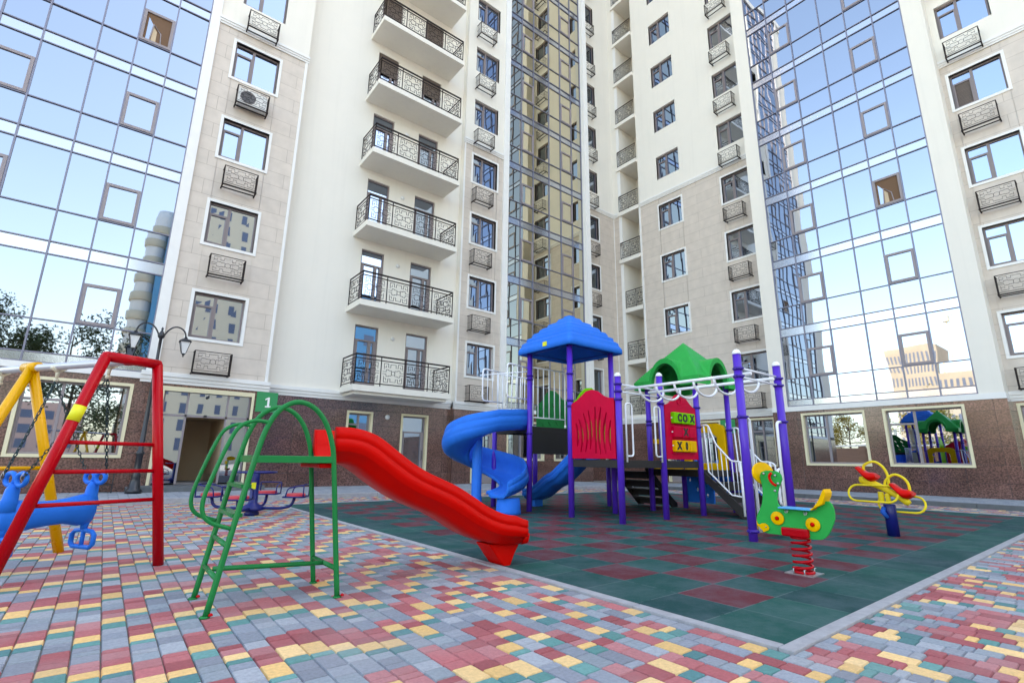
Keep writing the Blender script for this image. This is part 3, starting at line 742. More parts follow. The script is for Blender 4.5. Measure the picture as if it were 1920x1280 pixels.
for k in range(NF):
    zb = 3.15+P*k; zt = zb+.20
    s = MB(); s.box(SLX0, SLX1, SLY, 0, zb, zt)
    if k == 0: s.box(SLX0+.12, SLX1-.12, SLY+.12, 0, zb-.10, zb)
    bal = s.build('balcony', M['stucco'], ROOT, FBAL.loc, 0)
    s = MB(); railing(s, SLX0+.06, SLX1-.06, SLY+.06, -.01, zt, 4); o = s.build('railing', M['iron']); o.parent = bal
    for x0, x1 in ((6.33, 7.23), (8.33, 9.27)):
        m = MB(); z0, z1 = zt, 5.68+P*k; t = .05; fy = (.06, .13)
        m.box(x0, x0+t, *fy, z0, z1); m.box(x1-t, x1, *fy, z0, z1); m.box(x0+t, x1-t, *fy, z1-t, z1); m.box(x0+t, x1-t, *fy, z0, z0+.30)
        m.box(x0+t, x1-t, .05, .13, z1-.58, z1-.52); m.box(x0+t, x0+t+.10, .05, .13, z0+.3, z1-.58); m.box(x1-t-.10, x1-t, .05, .13, z0+.3, z1-.58)
        m.box((x0+x1)/2+.10, (x0+x1)/2+.20, .055, .13, z0+.3, z1-.58)
        m.tube([(x1-.24, .04, z0+.95), (x1-.24, .0, z0+.98), (x1-.24, .0, z0+1.12)], .012, 5)
        d = m.build('balcony_door', M['frame'], ROOT, FBAL.loc, 0)
        g = MB(); g.face([(x0, .11, z0), (x1, .11, z0), (x1, .11, z1), (x0, .11, z1)]); pp = g.build('pane', M['winglass']); pp.parent = d
        if k >= 4:
            g = MB(); g.box(x0+t, x1-t, .03, .045, z1-(.9 if k < 6 else 1.6), z1); pp = g.build('roller_shutter', M['brownblind']); pp.parent = d
    if k < 5:
        g = MB(); g.lathe([(.0, -.05), (.075, -.045), (.075, 0)], (7.78, 0, 5.35+P*k), 12, axis=(Vector((1, 0, 0)), Vector((0, 0, 1)), Vector((0, 1, 0)))); g.build('wall_lamp', M['lamp'], ROOT, FBAL.loc, 0)
g = MB(); g.lathe([(.0, -.06), (.085, -.05), (.085, 0)], (7.78, -.03, 2.45), 12, axis=(Vector((1, 0, 0)), Vector((0, 0, 1)), Vector((0, 1, 0)))); g.build('wall_lamp', M['lamp'], ROOT, FBAL.loc, 0)
# --- loggias of the right wing
for k in range(NF):
    zb = 3.15+P*k; up_ = zb > LEDGE-3
    s = MB(); s.box(-17.0 if up_ else -16.80, -15.56, -.14 if up_ else -.03, 1.5, zb, zb+.22)
    lg = s.build('loggia', M['stucco'], ROOT, FB.loc, FB.rot)
    s = MB(); zt = zb+.22; y = -.08 if up_ else .03; x0 = -16.92 if up_ else -16.76
    for zz, rr in ((zt+1.0, .024), (zt+.87, .014), (zt+.09, .016)):
        s.tube(([(x0, 0, zz)] if up_ else [])+[(x0, y, zz), (-15.58, y, zz)], rr, 4)
    for x in (x0, x0+.66, -15.6): s.tube([(x, y, zt), (x, y, zt+1.0)], .014, 4)
    for a, b in ((x0, x0+.66), (x0+.66, -15.6)): key_pattern(s, a+.05, b-.05, zt+.12, zt+.85, y, .009)
    o = s.build('railing', M['iron']); o.parent = lg
    m = MB(); m.box(-16.25, -15.6, 1.40, 1.49, zt, zt+2.2); m.box(-16.20, -15.6, 1.38, 1.40, zt+1.1, zt+1.2)
    o = m.build('balcony_door', M['brownblind']); o.parent = lg
# parapet / roof slab
m = MB(); m.box(-6.4, 21.25, 16.5, 30, TOP, TOP+.5); m.box(20.5, 34, -14, 30, TOP, TOP+.501); m.build('roof', M['white'], ROOT)
# solid core so the sun stays behind the building
m = MB(); m.box(-6.4, 34, 19.8, 30, 0, TOP); m.box(23.6, 34, -14, 19.8, 0, TOP); m.box(-6.4, 3.6, 19.4, 19.8, 0, TOP); m.build('rear_wall', M['stucco'], ROOT)
m = MB(); m.box(21.25, 23.6, -14.0, -13.9, 0, TOP); m.box(-6.4, -6.39, 16.6, 19.8, 0, TOP); m.build('gable_wall', M['stucco'], ROOT)

# ------------------------------------------------------------------ text helper
def letters(body, size, mtx, name, m, parent, depth=.004):
    cu = bpy.data.curves.new(name, 'FONT'); cu.body = body; cu.size = size; cu.extrude = depth; cu.align_x = 'CENTER'; cu.align_y = 'CENTER'; cu.offset = size*.055
    t = bpy.data.objects.new(name, cu); COL.objects.link(t)
    bpy.context.view_layer.update()
    me = bpy.data.meshes.new_from_object(t.evaluated_get(bpy.context.evaluated_depsgraph_get()))
    bpy.data.objects.remove(t); me.transform(mtx); me.materials.clear(); me.materials.append(m)
    o = bpy.data.objects.new(name, me); COL.objects.link(o)
    if parent: o.parent = parent; o.location = -wpos(parent)
    return o
def facing(kind, p):   # text plane on a facade
    if kind == 'A': return Matrix.Translation(p) @ Matrix.Rotation(PI/2, 4, 'X')
    return Matrix.Translation(p) @ Matrix.Rotation(-PI/2, 4, 'Z') @ Matrix.Rotation(PI/2, 4, 'X')
# entrance number signs
s = thing('entrance_sign', 'green square sign with white 1 on the granite beside the left entrance', 'sign', (3.55, 16.52, 2.62), 0, 'entrance number signs')
MB().box(3.33, 3.92, 16.515, 16.545, 2.32, 2.92).build('board', M['signgreen'], s)
a = MB(); one = [(-.075, -.15), (.085, -.15), (.085, -.105), (.038, -.105), (.038, .155), (-.005, .155), (-.085, .105), (-.085, .06), (-.022, .095), (-.022, -.105), (-.075, -.105)]
a.prism([(3.66+u_, 2.61+v_) for u_, v_ in one], lambda u_, v_, d: (u_, 16.513-d, v_), 0, .006); a.build('numeral', M['signwhite'], s, fix=True)
s = thing('entrance_sign', 'green square sign with white number beside the right wing doors, behind the purple posts', 'sign', (21.18, 11.45, 2.56), 0, 'entrance number signs')
MB().box(21.165, 21.195, 11.12, 11.78, 2.28, 2.86).build('board', M['signgreen'], s)
letters('2', .42, facing('B', (21.155, 11.45, 2.56)), 'numeral', M['signwhite'], s)
# outdoor air conditioner in the cage under the fourth left window
s = thing('air_conditioner', 'white outdoor air conditioner unit sitting in the iron cage at the upper left', 'air conditioner', (2.02, 16.4, 3.26+P*3))
z = 3.29+P*3
MB().box(1.60, 2.44, 16.27, 16.56, z, z+.55).build('casing', M['white'], s, bevel=.015)
a = MB(); AX = (Vector((1, 0, 0)), Vector((0, 0, 1)), Vector((0, -1, 0)))
for rr in (.04, .08, .12, .16, .20, .22): a.tube([(1.88+rr*math.cos(t*PI/12), 16.255, z+.28+rr*math.sin(t*PI/12)) for t in range(24)], .005, 4, closed=True)
a.build('fan_grille', M['sash'], s)
a = MB(); a.lathe([(.215, 0), (.215, .004)], (1.88, 16.267, z+.28), 20, axis=AX); a.build('fan', M['roadkerb'], s)

# ------------------------------------------------------------------ street lamp
s = thing('street_lamp', 'black cast iron street lamp with two curled arms and lanterns', 'street lamp', (.70, 15.6, .1))
a = MB(); a.lathe([(.17, .1), (.17, .18), (.13, .22), (.10, .40), (.085, .46), (.10, .50), (.075, .56), (.07, 1.0), (.085, 1.03), (.085, 1.08), (.055, 1.12), (.045, 2.2), (.04, 3.3), (.055, 3.33), (.055, 3.37), (.035, 3.4), (.035, 3.95), (.075, 4.0), (.085, 4.06), (.05, 4.12), (.02, 4.18), (.03, 4.22), (0, 4.28)], (.70, 15.6, 0), 14)
a.build('pole', M['lampblack'], s)
for sx in (-1, 1):
    cx = .70+sx*.54
    a = MB(); pts = [(.70+sx*.05, 15.6, 4.03), (.70+sx*.09, 15.6, 4.12), (.70+sx*.15, 15.6, 4.22), (.70+sx*.24, 15.6, 4.30), (.70+sx*.34, 15.6, 4.32), (.70+sx*.44, 15.6, 4.28), (.70+sx*.51, 15.6, 4.19), (cx, 15.6, 4.06)]
    a.tube(spline(pts, 4), .020, 8); a.build('arm', M['lampblack'], s)
    a = MB(); zt = 4.06
    a.lathe([(.0, zt-.52), (.02, zt-.50), (.012, zt-.47), (.03, zt-.455), (.05, zt-.42)], (cx, 15.6, 0), 8)
    a.lathe([(.19, zt-.115), (.20, zt-.10), (.13, zt-.05), (.06, zt-.02), (.04, zt+.02), (.0, zt+.04)], (cx, 15.6, 0), 4, axis=(Vector((.7, .7, 0)), Vector((-.7, .7, 0)), Vector((0, 0, 1))))
    for q in range(4):
        an = PI/4+q*PI/2; a.tube([(cx+.065*math.cos(an), 15.6+.065*math.sin(an), zt-.42), (cx+.165*math.cos(an), 15.6+.165*math.sin(an), zt-.11)], .009, 4)
    o = a.build('lantern', M['lampblack'], s)
    a = MB(); a.lathe([(.06, zt-.42), (.155, zt-.112)], (cx, 15.6, 0), 4, axis=(Vector((.7, .7, 0)), Vector((-.7, .7, 0)), Vector((0, 0, 1))))
    for q in range(len(a.sm)): a.sm[q] = False
    g = a.build('lamp_glass', M['lamp']); g.parent = o
# low dark metal rack by the wall
s = thing('metal_rack', 'low black metal rack standing by the wall left of the street lamp', 'rack', (.08, 16.2, .1))
a = MB()
for x in (-.10, .28):
    for y in (16.05, 16.35): a.tube([(x, y, .1), (x, y, .62)], .014, 4)
a.build('frame', M['lampblack'], s); MB().box(-.12, .30, 16.03, 16.37, .58, .62).build('top_board', M['blackdeck'], s); MB().box(-.10, .28, 16.05, 16.35, .28, .30).build('shelf', M['blackdeck'], s)

# ------------------------------------------------------------------ swing set
def ep(p0, e, s_): return Vector((p0[0]+e[0]*s_, p0[1]+e[1]*s_, 0))
ph = R(25); e = (math.cos(ph), math.sin(ph))
s = thing('swing_set', 'swing set with a red ladder frame, a yellow A frame and a silver top bar', 'swing set', (.1, 6.1, 0))
P0 = (.56, 6.02); TZ = 1.86
def rp(s_, z): v = ep(P0, e, s_); v.z = z; return v
foot2, foot1 = rp(0, 0), rp(-1.21, 0)
tl, tr = rp(-.745, TZ), rp(-.315, TZ)
a = MB()
for p_, q_ in ((foot1, tl), (tl, tr), (tr, foot2)): a.tube([p_, q_], .045, 16)
for p_ in (tl, tr): a.lathe([(.0, -.045), (.03, -.034), (.045, 0), (.03, .034), (0, .045)], p_, 16)
a.build('red_frame', M['redpaint'], s)
for z in (1.10, .86, .60):
    t = z/TZ; A_ = foot1.lerp(tl, t); B_ = foot2.lerp(tr, t); MB().tube([A_, B_], .018, 8).build('rung', M['redpaint'], s)
t0, t1 = .685, .755
MB().tube([foot1.lerp(tl, t0), foot1.lerp(tl, t1)], .0475, 20).build('sticker', M['sticker'], s)
apx = Vector((-.71, 7.04, 1.865)); mid = (tl+tr)/2; mid.z = TZ-.005
bd_ = (apx-mid); bd_.z = 0; bd_.normalize()
far = mid + bd_*3.6
MB().tube([mid+bd_*.02, far], .036, 12).build('top_bar', M['silver'], s)
MB().tube([mid+bd_*.01, mid+bd_*.08], .042, 12).build('flange', M['redpaint'], s)
ye = Vector((-bd_.y, bd_.x, 0)); ye = -ye if ye.x < 0 else ye
yf = Vector((-.17, 7.29, 0)); half = (yf-Vector((apx.x, apx.y, 0))).dot(ye)
for side in (1, -1):
    ft = Vector((apx.x, apx.y, 0))+ye*half*side
    MB().tube([ft, apx+Vector((0, 0, .0))], .046, 12).build('yellow_leg', M['yelpaint'], s)
fz = .86/1.865
MB().tube([(Vector((apx.x, apx.y, 0))+ye*half).lerp(apx, fz), (Vector((apx.x, apx.y, 0))-ye*half).lerp(apx, fz)], .020, 8).build('yellow_brace', M['yelpaint'], s)
a = MB(); a.tube([apx-bd_*.10, apx+bd_*.12], .050, 10); a.build('saddle', M['yelpaint'], s)
hang = []
for d in (.30, 1.05, 1.95):
    c = mid+bd_*d; hang.append(c)
    a = MB(); a.tube([c+ye*.06+Vector((0, 0, -.015)), c+Vector((0, 0, -.055)), c-ye*.06+Vector((0, 0, -.015))], .018, 8); a.tube([c+Vector((0, 0, -.04)), c+Vector((0, 0, -.13))], .016, 8, rs=[.02, .013])
    a.lathe([(0, -.16), (.02, -.15), (.022, -.13), (0, -.115)], c, 10)
    a.build('hanger', M['hanger'], s)
# glider hanging from the two right-hand hangers
cen = (hang[0]+hang[1])/2; cen.z = 0
gl = thing('glider_swing', 'blue plastic two-seat glider swing hanging on four dark chains', 'swing', (cen.x, cen.y, .4))
def gp(s_, w_, z): return cen + ye*s_ + bd_*w_ + Vector((0, 0, z))
def gd(s_, z0_): return gp(s_, 0, z0_)
SR, SL = .31, -.36
# body: a long rounded beam swelling at both ends
prof = []
for s_, z_, ry, rz in ((SL-.06, .46, .03, .04), (SL-.02, .48, .07, .12), (SL+.08, .47, .10, .14), (SL+.24, .475, .095, .115), (-.02, .48, .095, .11), (SR-.22, .49, .095, .115), (SR-.09, .49, .10, .145), (SR, .49, .085, .135), (SR+.04, .48, .03, .05)):
    prof.append((gp(s_, 0, z_), bd_*ry, Vector((0, 0, rz))))
sec = [(math.cos(2*PI*i/16), math.sin(2*PI*i/16)) for i in range(16)]
a = MB(); a.sweep(prof, sec); a.build('seat_beam', M['pblue'], gl, fix=True)
for s_, lean in ((SR-.02, .0), (SL+.02, .0)):
    a = MB(); pts = [gp(s_, 0, .52), gp(s_, 0, .62), gp(s_+.005, 0, .70), gp(s_+.01, 0, .745)]
    a.tube(pts, .05, 12, rs=[.085, .055, .05, .03])
    for sg in (-1, 1):
        loop = [gp(s_+.01, sg*(.078+.066*math.cos(t*PI/8)), .785+.052*math.sin(t*PI/8)) for t in range(16)]
        a.tube(loop, .020, 8, closed=True)
    a.build('handle', M['pblue'], gl)
    a = MB(); a.tube([gp(s_, 0, .42), gp(s_-.005, 0, .31)], .03, 10, rs=[.05, .028])
    z0, z1 = .15, .30
    a.tube([gp(s_, x_, z_) for x_, z_ in ((-.02, z1), (-.12, z1-.01), (-.155, z1-.04), (-.155, z0+.03), (-.12, z0), (.12, z0), (.155, z0+.03), (.155, z1-.04), (.12, z1-.01), (.02, z1))], .020, 8, closed=True)
    a.tube([gp(s_, 0, z0), gp(s_, 0, z1)], .02, 8)
    a.build('footrest', M['pblue'], gl)
def chain(mb, A_, B_, sag, ln=.046):
    A_, B_ = Vector(A_), Vector(B_); L_ = (B_-A_).length; n = int(L_/(ln*.78)); d0 = (B_-A_).normalized()
    P_ = [A_.lerp(B_, i/n)+Vector((0, 0, -sag*4*(i/n)*(1-i/n))) for i in range(n+1)]
    for i in range(n):
        c = (P_[i]+P_[i+1])/2; t = (P_[i+1]-P_[i]).normalized(); q1 = t.cross(Vector((0, 0, 1))); q1 = q1.normalized() if q1.length > .05 else ye
        q2 = t.cross(q1); w_ = q1 if i % 2 else q2
        pts = []
        for k in range(8):
            an = 2*PI*k/8; x_ = math.cos(an); y_ = math.sin(an)
            pts.append(c+t*(x_*ln*.36+(.12*ln if x_ > 0 else -.12*ln))+w_*y_*ln*.24)
        mb.tube(pts, .0046, 4, closed=True)
for hi, sg in ((1, 1), (0, -1)):
    for s_ in (SR, SL):
        tp = hang[hi]+Vector((0, 0, -.14)); bt = gp(s_+.0, sg*.14, .80)
        a = MB(); chain(a, tp, bt, .012 if s_ > 0 else .03); a.build('chain', M['chain'], gl)
        a = MB(); a.tube([bt+Vector((0, 0, -.03)), bt+Vector((.012, .0, 0)), bt+Vector((0, 0, .045)), bt+Vector((-.012, 0, 0))], .004, 5, closed=True); a.build('shackle', M['zinc'], gl)
# top of a second swing at the frame's edge
g2 = thing('swing', 'swing chain with black sleeve at the left edge of the photo', 'swing', (hang[2].x, hang[2].y, 1.0))
a = MB(); b_ = hang[2]+Vector((-.16, -.05, -.95)); chain(a, hang[2]+Vector((0, 0, -.15)), b_, .0); a.build('chain', M['chain'], g2)
a = MB(); t0_ = hang[2].lerp(b_, .24); t1_ = hang[2].lerp(b_, .36); a.tube([t0_, t1_], .016, 8); a.build('sleeve', M['lampblack'], g2)
a = MB(); a.box(b_.x-.2, b_.x+.2, b_.y-.09, b_.y+.09, b_.z-.03, b_.z); a.build('seat', M['lampblack'], g2)

# ------------------------------------------------------------------ ladder slide
s = thing('ladder_slide', 'freestanding red wave slide with a green tube ladder, nearest to the camera', 'slide', (1.1, 4.24, 0))
YN, YF = 3.95, 4.50
for y in (YN, YF):
    pts = [(.665, y, 0), (.75, y, .50), (.84, y, 1.0), (.895, y, 1.22), (.97, y, 1.345), (1.08, y, 1.405), (1.20, y, 1.375), (1.30, y, 1.27), (1.37, y, 1.10), (1.40, y, .92), (1.455, y, .45), (1.51, y, 0)]
    a = MB(); a.tube(spline(pts, 5), .0195, 10); a.build('side_frame', M['greenpaint'], s)
    pts = [(.90, y, 1.245), (.80, y, 1.25), (.71, y, 1.20), (.655, y, 1.08), (.60, y, .90), (.56, y, .74), (.565, y, .64), (.62, y, .575), (.745, y, .53)]
    a = MB(); a.tube(spline(pts, 5), .0145, 8); a.build('handrail', M['greenpaint'], s)
    for x in (.66, 1.51):
        a = MB(); a.lathe([(.032, 0), (.030, .008), (.024, .012)], (x, y, 0), 10); a.lathe([(.014, .012), (.013, .022), (.0, .03)], (x+.03, y-.02, 0), 8, m=1); a.build('foot', [M['greenpaint'], M['redpaint']], s)
for z in (.22, .42, .61, .80):
    x = .665+.175*z
    a = MB()
    if z > .6: a.box(x-.03, x+.035, YN+.012, YF-.012, z-.012, z+.014); a.tube([(x, YN, z), (x, YF, z)], .015, 8)
    else: a.tube([(x, YN, z), (x, YF, z)], .018, 8)
    a.build('rung', M['greenpaint'], s)
a = MB(); a.box(.85, 1.395, YN+.012, YF-.012, .985, 1.0); a.box(.84, 1.40, YN-.015, YN+.012, .962, 1.012); a.box(.84, 1.40, YF-.012, YF+.015, .962, 1.012); a.box(.84, .86, YN, YF, .962, 1.012)
a.build('platform', M['greenpaint'], s, bevel=.003)
a = MB(); a.tube([(.715, 4.225, .24), (1.482, 4.225, .20)], .0175, 8); a.tube([(1.487, YN, .20), (1.487, YF, .20)], .0175, 8); a.build('brace', M['greenpaint'], s)
def trough(w_, h_, t=.028, lip=.022, ridges=True, hin=None):
    """closed U section: a across, b up; outside carries two shallow ribs"""
    hi = h_ if hin is None else hin; hw = w_/2
    L_ = [(-hw-lip, hi), (-hw-lip, hi-.03)]
    if ridges: L_ += [(-hw-t*.9, hi-.036), (-hw-t*.9, hi*.71), (-hw-t*.55, hi*.67), (-hw-t*.95, hi*.63), (-hw-t*.95, hi*.36), (-hw-t*.5, hi*.32), (-hw-t*.6, hi*.28)]
    L_ += [(-hw*.96, .06), (-hw*.80, .0), (-hw*.6, -t), (hw*.6, -t), (hw*.80, .0), (hw*.96, .06)]
    if ridges: L_ += [(hw+t*.6, h_*.28), (hw+t*.5, h_*.32), (hw+t*.95, h_*.36), (hw+t*.95, h_*.63), (hw+t*.55, h_*.67), (hw+t*.9, h_*.71), (hw+t*.9, h_-.036)]
    L_ += [(hw+lip, h_-.03), (hw+lip, h_), (hw+lip*.4, h_+.008), (hw-t*.3, h_)]
    L_ += [(hw-t*.7, h_*.5), (hw*.80, .055), (hw*.55, .012), (0, .005), (-hw*.55, .012), (-hw*.80, .055), (-hw+t*.7, hi*.5), (-hw+t*.3, hi), (-hw-lip*.4, hi+.008)]
    return L_[::-1]
path = [(1.40, .985), (1.52, .985), (1.64, .955), (1.78, .865), (1.95, .755), (2.12, .665), (2.28, .60), (2.44, .535), (2.60, .45), (2.76, .36), (2.92, .29), (3.08, .245), (3.24, .225), (3.37, .222)]
ctr = spline([(x, 0, z) for x, z in path], 4); fr = []
for i, p in enumerate(ctr):
    t = (ctr[min(i+1, len(ctr)-1)]-ctr[max(i-1, 0)]).normalized(); upv = Vector((-t.z, 0, t.x))
    hh = .235 if i > 6 else .24
    u = i/(len(ctr)-1); hh = .245-.045*max(0, (u-.9)/.1)
    fr.append((Vector((p.x, 4.235, p.z)), Vector((0, 1, 0)), upv, trough(.50, hh)))
a = MB(); a.sweep(fr, trough(.50, .24)); a.build('chute', M['pred'], s, fix=True)
# rolled nose at the end and its leg
a = MB(); a.tube([(3.385, 4.0, .30), (3.395, 4.03, .235), (3.40, 4.1, .215), (3.40, 4.37, .215), (3.395, 4.44, .235), (3.385, 4.47, .30)], .030, 8)
a.build('nose', M['pred'], s)
a = MB(); a.prism([(3.02, .215), (3.40, .205), (3.33, .10), (3.28, .0), (3.20, .0), (3.12, .09)], lambda u_, v_, d: (u_, d, v_), 4.12, 4.36); a.build('support_foot', M['pred'], s, bevel=.01)
a = MB(); a.box(1.30, 1.42, YN+.03, YF-.03, .925, .96)
a.build('chute_head', M['pred'], s, bevel=.01)

# ------------------------------------------------------------------ carousel
CX, CY = 2.20, 10.12
s = thing('merry_go_round', 'navy merry-go-round with four coral seats and a hand ring', 'merry-go-round', (CX, CY, 0))
a = MB(); a.lathe([(.12, .0), (.12, .05), (.10, .07), (.20, .09), (.20, .13), (.09, .20), (.075, .22), (.065, .62), (.065, .70), (.03, .74), (0, .75)], (CX, CY, 0), 18); a.build('centre_post', M['navy'], s)
a = MB(); a.tube([(CX+.33*math.cos(t*PI/14), CY+.33*math.sin(t*PI/14), .735) for t in range(28)], .016, 8, closed=True)
for t in range(4): a.tube([(CX, CY, .73), (CX+.33*math.cos(t*PI/2+.4), CY+.33*math.sin(t*PI/2+.4), .735)], .012, 6)
a.build('hand_ring', M['navy'], s)
MB().box(CX-.075, CX+.0, CY-.078, CY-.066, .45, .56).build('sticker', M['sticker'], s)
for q in range(4):
    an = R(-31+90*q); dx, dy = math.cos(an), math.sin(an); D_ = Vector((dx, dy, 0)); T_ = Vector((-dy, dx, 0)); c = Vector((CX, CY, 0))
    pts = [c+D_*.08+Vector((0, 0, .12)), c+D_*.50+Vector((0, 0, .12)), c+D_*.66+Vector((0, 0, .16)), c+D_*.70+Vector((0, 0, .31))]
    MB().tube(fillet(pts, .10), .026, 8).build('arm', M['navy'], s)
    sc = c+D_*.72
    out = [(.17*math.cos(t*PI/10)*(1 if abs(math.cos(t*PI/10)) < .7 else 1), .155*math.sin(t*PI/10)) for t in range(20)]
    a = MB(); a.prism(out, lambda u_, v_, d: sc+T_*u_+D_*v_+Vector((0, 0, d)), .325, .375); so = a.build('seat', M['coral'], s, bevel=.015)
    a = MB(); a.tube([sc+T_*x_+D_*y_+Vector((0, 0, z_)) for x_, y_, z_ in ((-.19, -.17, .32), (.19, -.17, .32), (.19, .17, .32), (-.19, .17, .32))], .011, 6, closed=True)
    for sx in (-1, 1):
        a.tube(fillet([sc+T_*sx*.19-D_*.13+Vector((0, 0, .32)), sc+T_*sx*.19-D_*.10+Vector((0, 0, .47)), sc+T_*sx*.19+D_*.17+Vector((0, 0, .53)), sc+T_*sx*.19+D_*.17+Vector((0, 0, .32))], .05), .011, 6)
    a.tube([sc+T_*.19+D_*.17+Vector((0, 0, .53)), sc-T_*.19+D_*.17+Vector((0, 0, .53))], .011, 6)
    a.build('seat_rail', M['navy'], s)

# ------------------------------------------------------------------ duck spring rider (plane X = 5.31)
DX = 5.30
s = thing('spring_rider', 'green duck-shaped spring rider with yellow discs on a red coil spring', 'spring rider', (DX, 2.27, 0))
def yz(x): return lambda u_, v_, d: (x+d, u_, v_)
body = [(2.512, .923), (2.47, .936), (2.379, .933), (2.345, .92), (2.328, .895), (2.322, .858), (2.345, .81), (2.364, .768), (2.383, .71), (2.392, .66), (2.388, .625), (2.375, .603), (2.350, .592), (2.077, .580), (2.05, .592), (2.022, .622), (1.995, .655), (1.965, .674), (1.931, .676), (1.91, .655), (1.898, .62), (1.894, .571), (1.90, .52), (1.917, .478), (1.935, .44), (1.953, .406), (1.975, .375), (2.0, .35), (2.03, .334), (2.095, .330), (2.25, .333), (2.379, .336), (2.50, .336), (2.535, .342), (2.56, .36), (2.598, .404), (2.612, .459), (2.600, .50), (2.578, .539), (2.544, .605), (2.530, .66), (2.523, .72), (2.521, .787), (2.528, .82), (2.534, .85), (2.533, .89), (2.524, .91)]
for x in (5.228,):
    a = MB(); a.prism(body, yz(x), 0, .024); a.build('side_board', M['pgreen'], s, bevel=.003)
for cy, cz in ((2.398, .489), (2.083, .462)):
  a = MB(); a.lathe([(.062, 0), (.062, .010), (.056, .014), (.0, .014)], (5.224, cy, cz), 24, axis=(Vector((0, 1, 0)), Vector((0, 0, 1)), Vector((-1, 0, 0))))
  a.build('yellow_disc', M['pyellow'], s)
for cy, cz in ((2.398, .489), (2.083, .462)):
  a = MB(); a.lathe([(.021, 0.012), (.018, .026), (.0, .032)], (5.224, cy, cz), 12, axis=(Vector((0, 1, 0)), Vector((0, 0, 1)), Vector((-1, 0, 0))))
  a.build('red_bolt_cap', M['pred'], s)
a = MB(); a.prism([(2.608, .425), (2.575, .413), (2.555, .427), (2.525, .43), (2.497, .415), (2.487, .39), (2.495, .37), (2.52, .358), (2.545, .345), (2.552, .362), (2.572, .378), (2.59, .40)], yz(5.212), 0, .012); a.lathe([(.007, 0), (.006, .014), (0, .016)], (5.213, 2.512, .397), 8, axis=(Vector((0, 1, 0)), Vector((0, 0, 1)), Vector((-1, 0, 0))), m=1)
a.build('yellow_beak', [M['pyellow'], M['zinc']], s)
a = MB(); a.tube([(5.20, y, z) for y, z in ((2.404, .915), (2.424, .895), (2.428, .865), (2.418, .835), (2.395, .808), (2.370, .795))], .0125, 8); a.build('red_smile', M['pred'], s)
a = MB(); a.prism([(2.512+.045*math.cos(t*PI/10)*1.0, .905+.112*math.sin(t*PI/10)) for t in range(20)], lambda u_, v_, d: (5.12+(u_-2.467)*5.0, 2.545+d+(.905-v_)*-.10, v_), 0, .016)
a.build('comb_board', M['pyellow'], s, bevel=.003)
a = MB(); a.box(5.16, 5.34, 2.07, 2.36, .585, .600); a.build('seat_board', M['skyblue'], s, bevel=.004)
bo = [(2.10, .588), (2.072, .586), (2.05, .60), (2.035, .63), (2.01, .66), (1.985, .70), (1.955, .765), (1.938, .785), (1.928, .75), (1.935, .72), (1.95, .69), (1.965, .65), (2.0, .63), (2.045, .615)]
a = MB(); a.prism(bo, yz(5.17), 0, .16); a.build('backrest', M['pyellow'], s, bevel=.004)
for y, z in ((2.30, .567), (2.13, .560), (2.49, .905), (2.02, .645), (2.38, .89), (2.36, .815), (2.395, .745)):
    a = MB(); a.lathe([(.012, 0), (.011, .012), (0, .014)], (5.224, y, z), 8, axis=(Vector((0, 1, 0)), Vector((0, 0, 1)), Vector((-1, 0, 0))))
    if z < .6 or z == .645: a.tube([(5.20, y+.012, z+.01), (5.195, y+.008, z-.018), (5.195, y-.008, z-.018), (5.20, y-.012, z+.01)], .0035, 5)
    a.build('bolt', M['zinc'], s)
a = MB(); a.box(5.19, 5.42, 2.122, 2.368, .335, .415); a.build('spring_clamp', M['redpaint'], s, bevel=.015)
n = 110; sp_ = []
for i in range(n+1):
    t = i/n; an = 2*PI*5.2*t; rr = .078 + (.006 if t < .1 else 0); sp_.append((5.305+rr*math.cos(an), 2.243+rr*math.sin(an), .035+.29*(t**1.05)))
a = MB(); a.tube(sp_, .0125, 8)
a.tube([(5.305+.083*math.cos(t*PI/8), 2.243+.083*math.sin(t*PI/8), .024) for t in range(16)], .0125, 8, closed=True); a.tube([(5.305+.078*math.cos(t*PI/8), 2.243+.078*math.sin(t*PI/8), .325) for t in range(16)], .0125, 8, closed=True)
a.build('coil_spring', M['redpaint'], s)
a = MB(); a.box(5.18, 5.43, 2.118, 2.368, .006, .014)
a.build('base_plate', M['zinc'], s)
a = MB()
for x, y in ((5.22, 2.30), (5.21, 2.20), (5.38, 2.18)): a.tube([(x, y, .012), (x, y, .05), (x+.03, y, .052)], .005, 5)
a.build('spring_bracket', M['zinc'], s)

# ------------------------------------------------------------------ yellow rocker
RX = 9.17
s = thing('rocking_seesaw', 'small yellow seesaw with red seats and pill-shaped footrests on a thick blue post', 'seesaw', (RX, 2.58, 0))
a = MB(); a.lathe([(.078, 0), (.076, .44), (.070, .45)], (RX, 2.575, 0), 16); a.build('post', M['navy'], s)
a = MB(); a.tube([(RX-.06, 2.63, .40), (RX-.10, 2.64, .34), (RX-.07, 2.60, .26)], .03, 8); a.build('post_hook', M['pblue2'], s)
a = MB(); bp_ = [Vector((RX, 2.885, .805)), Vector((RX, 2.84, .775)), Vector((RX, 2.70, .715)), Vector((RX, 2.60, .665)), Vector((RX, 2.45, .572)), Vector((RX, 2.35, .49)), Vector((RX, 2.325, .465))]
a.tube(bp_, .05, 14, rs=[.035, .062, .048, .043, .046, .050, .035]); a.lathe([(.0, -.06), (.05, -.045), (.062, 0), (.05, .045), (0, .06)], (RX-.005, 2.86, .78), 12)
a.build('beam', M['lemon'], s)
a = MB(); a.tube([(RX, 2.66, .62), (RX, 2.66, .46)], .04, 10); a.tube([(RX, 2.58, .60), (RX, 2.575, .45)], .035, 10); a.build('pivot', M['lemon'], s, bevel=.01)
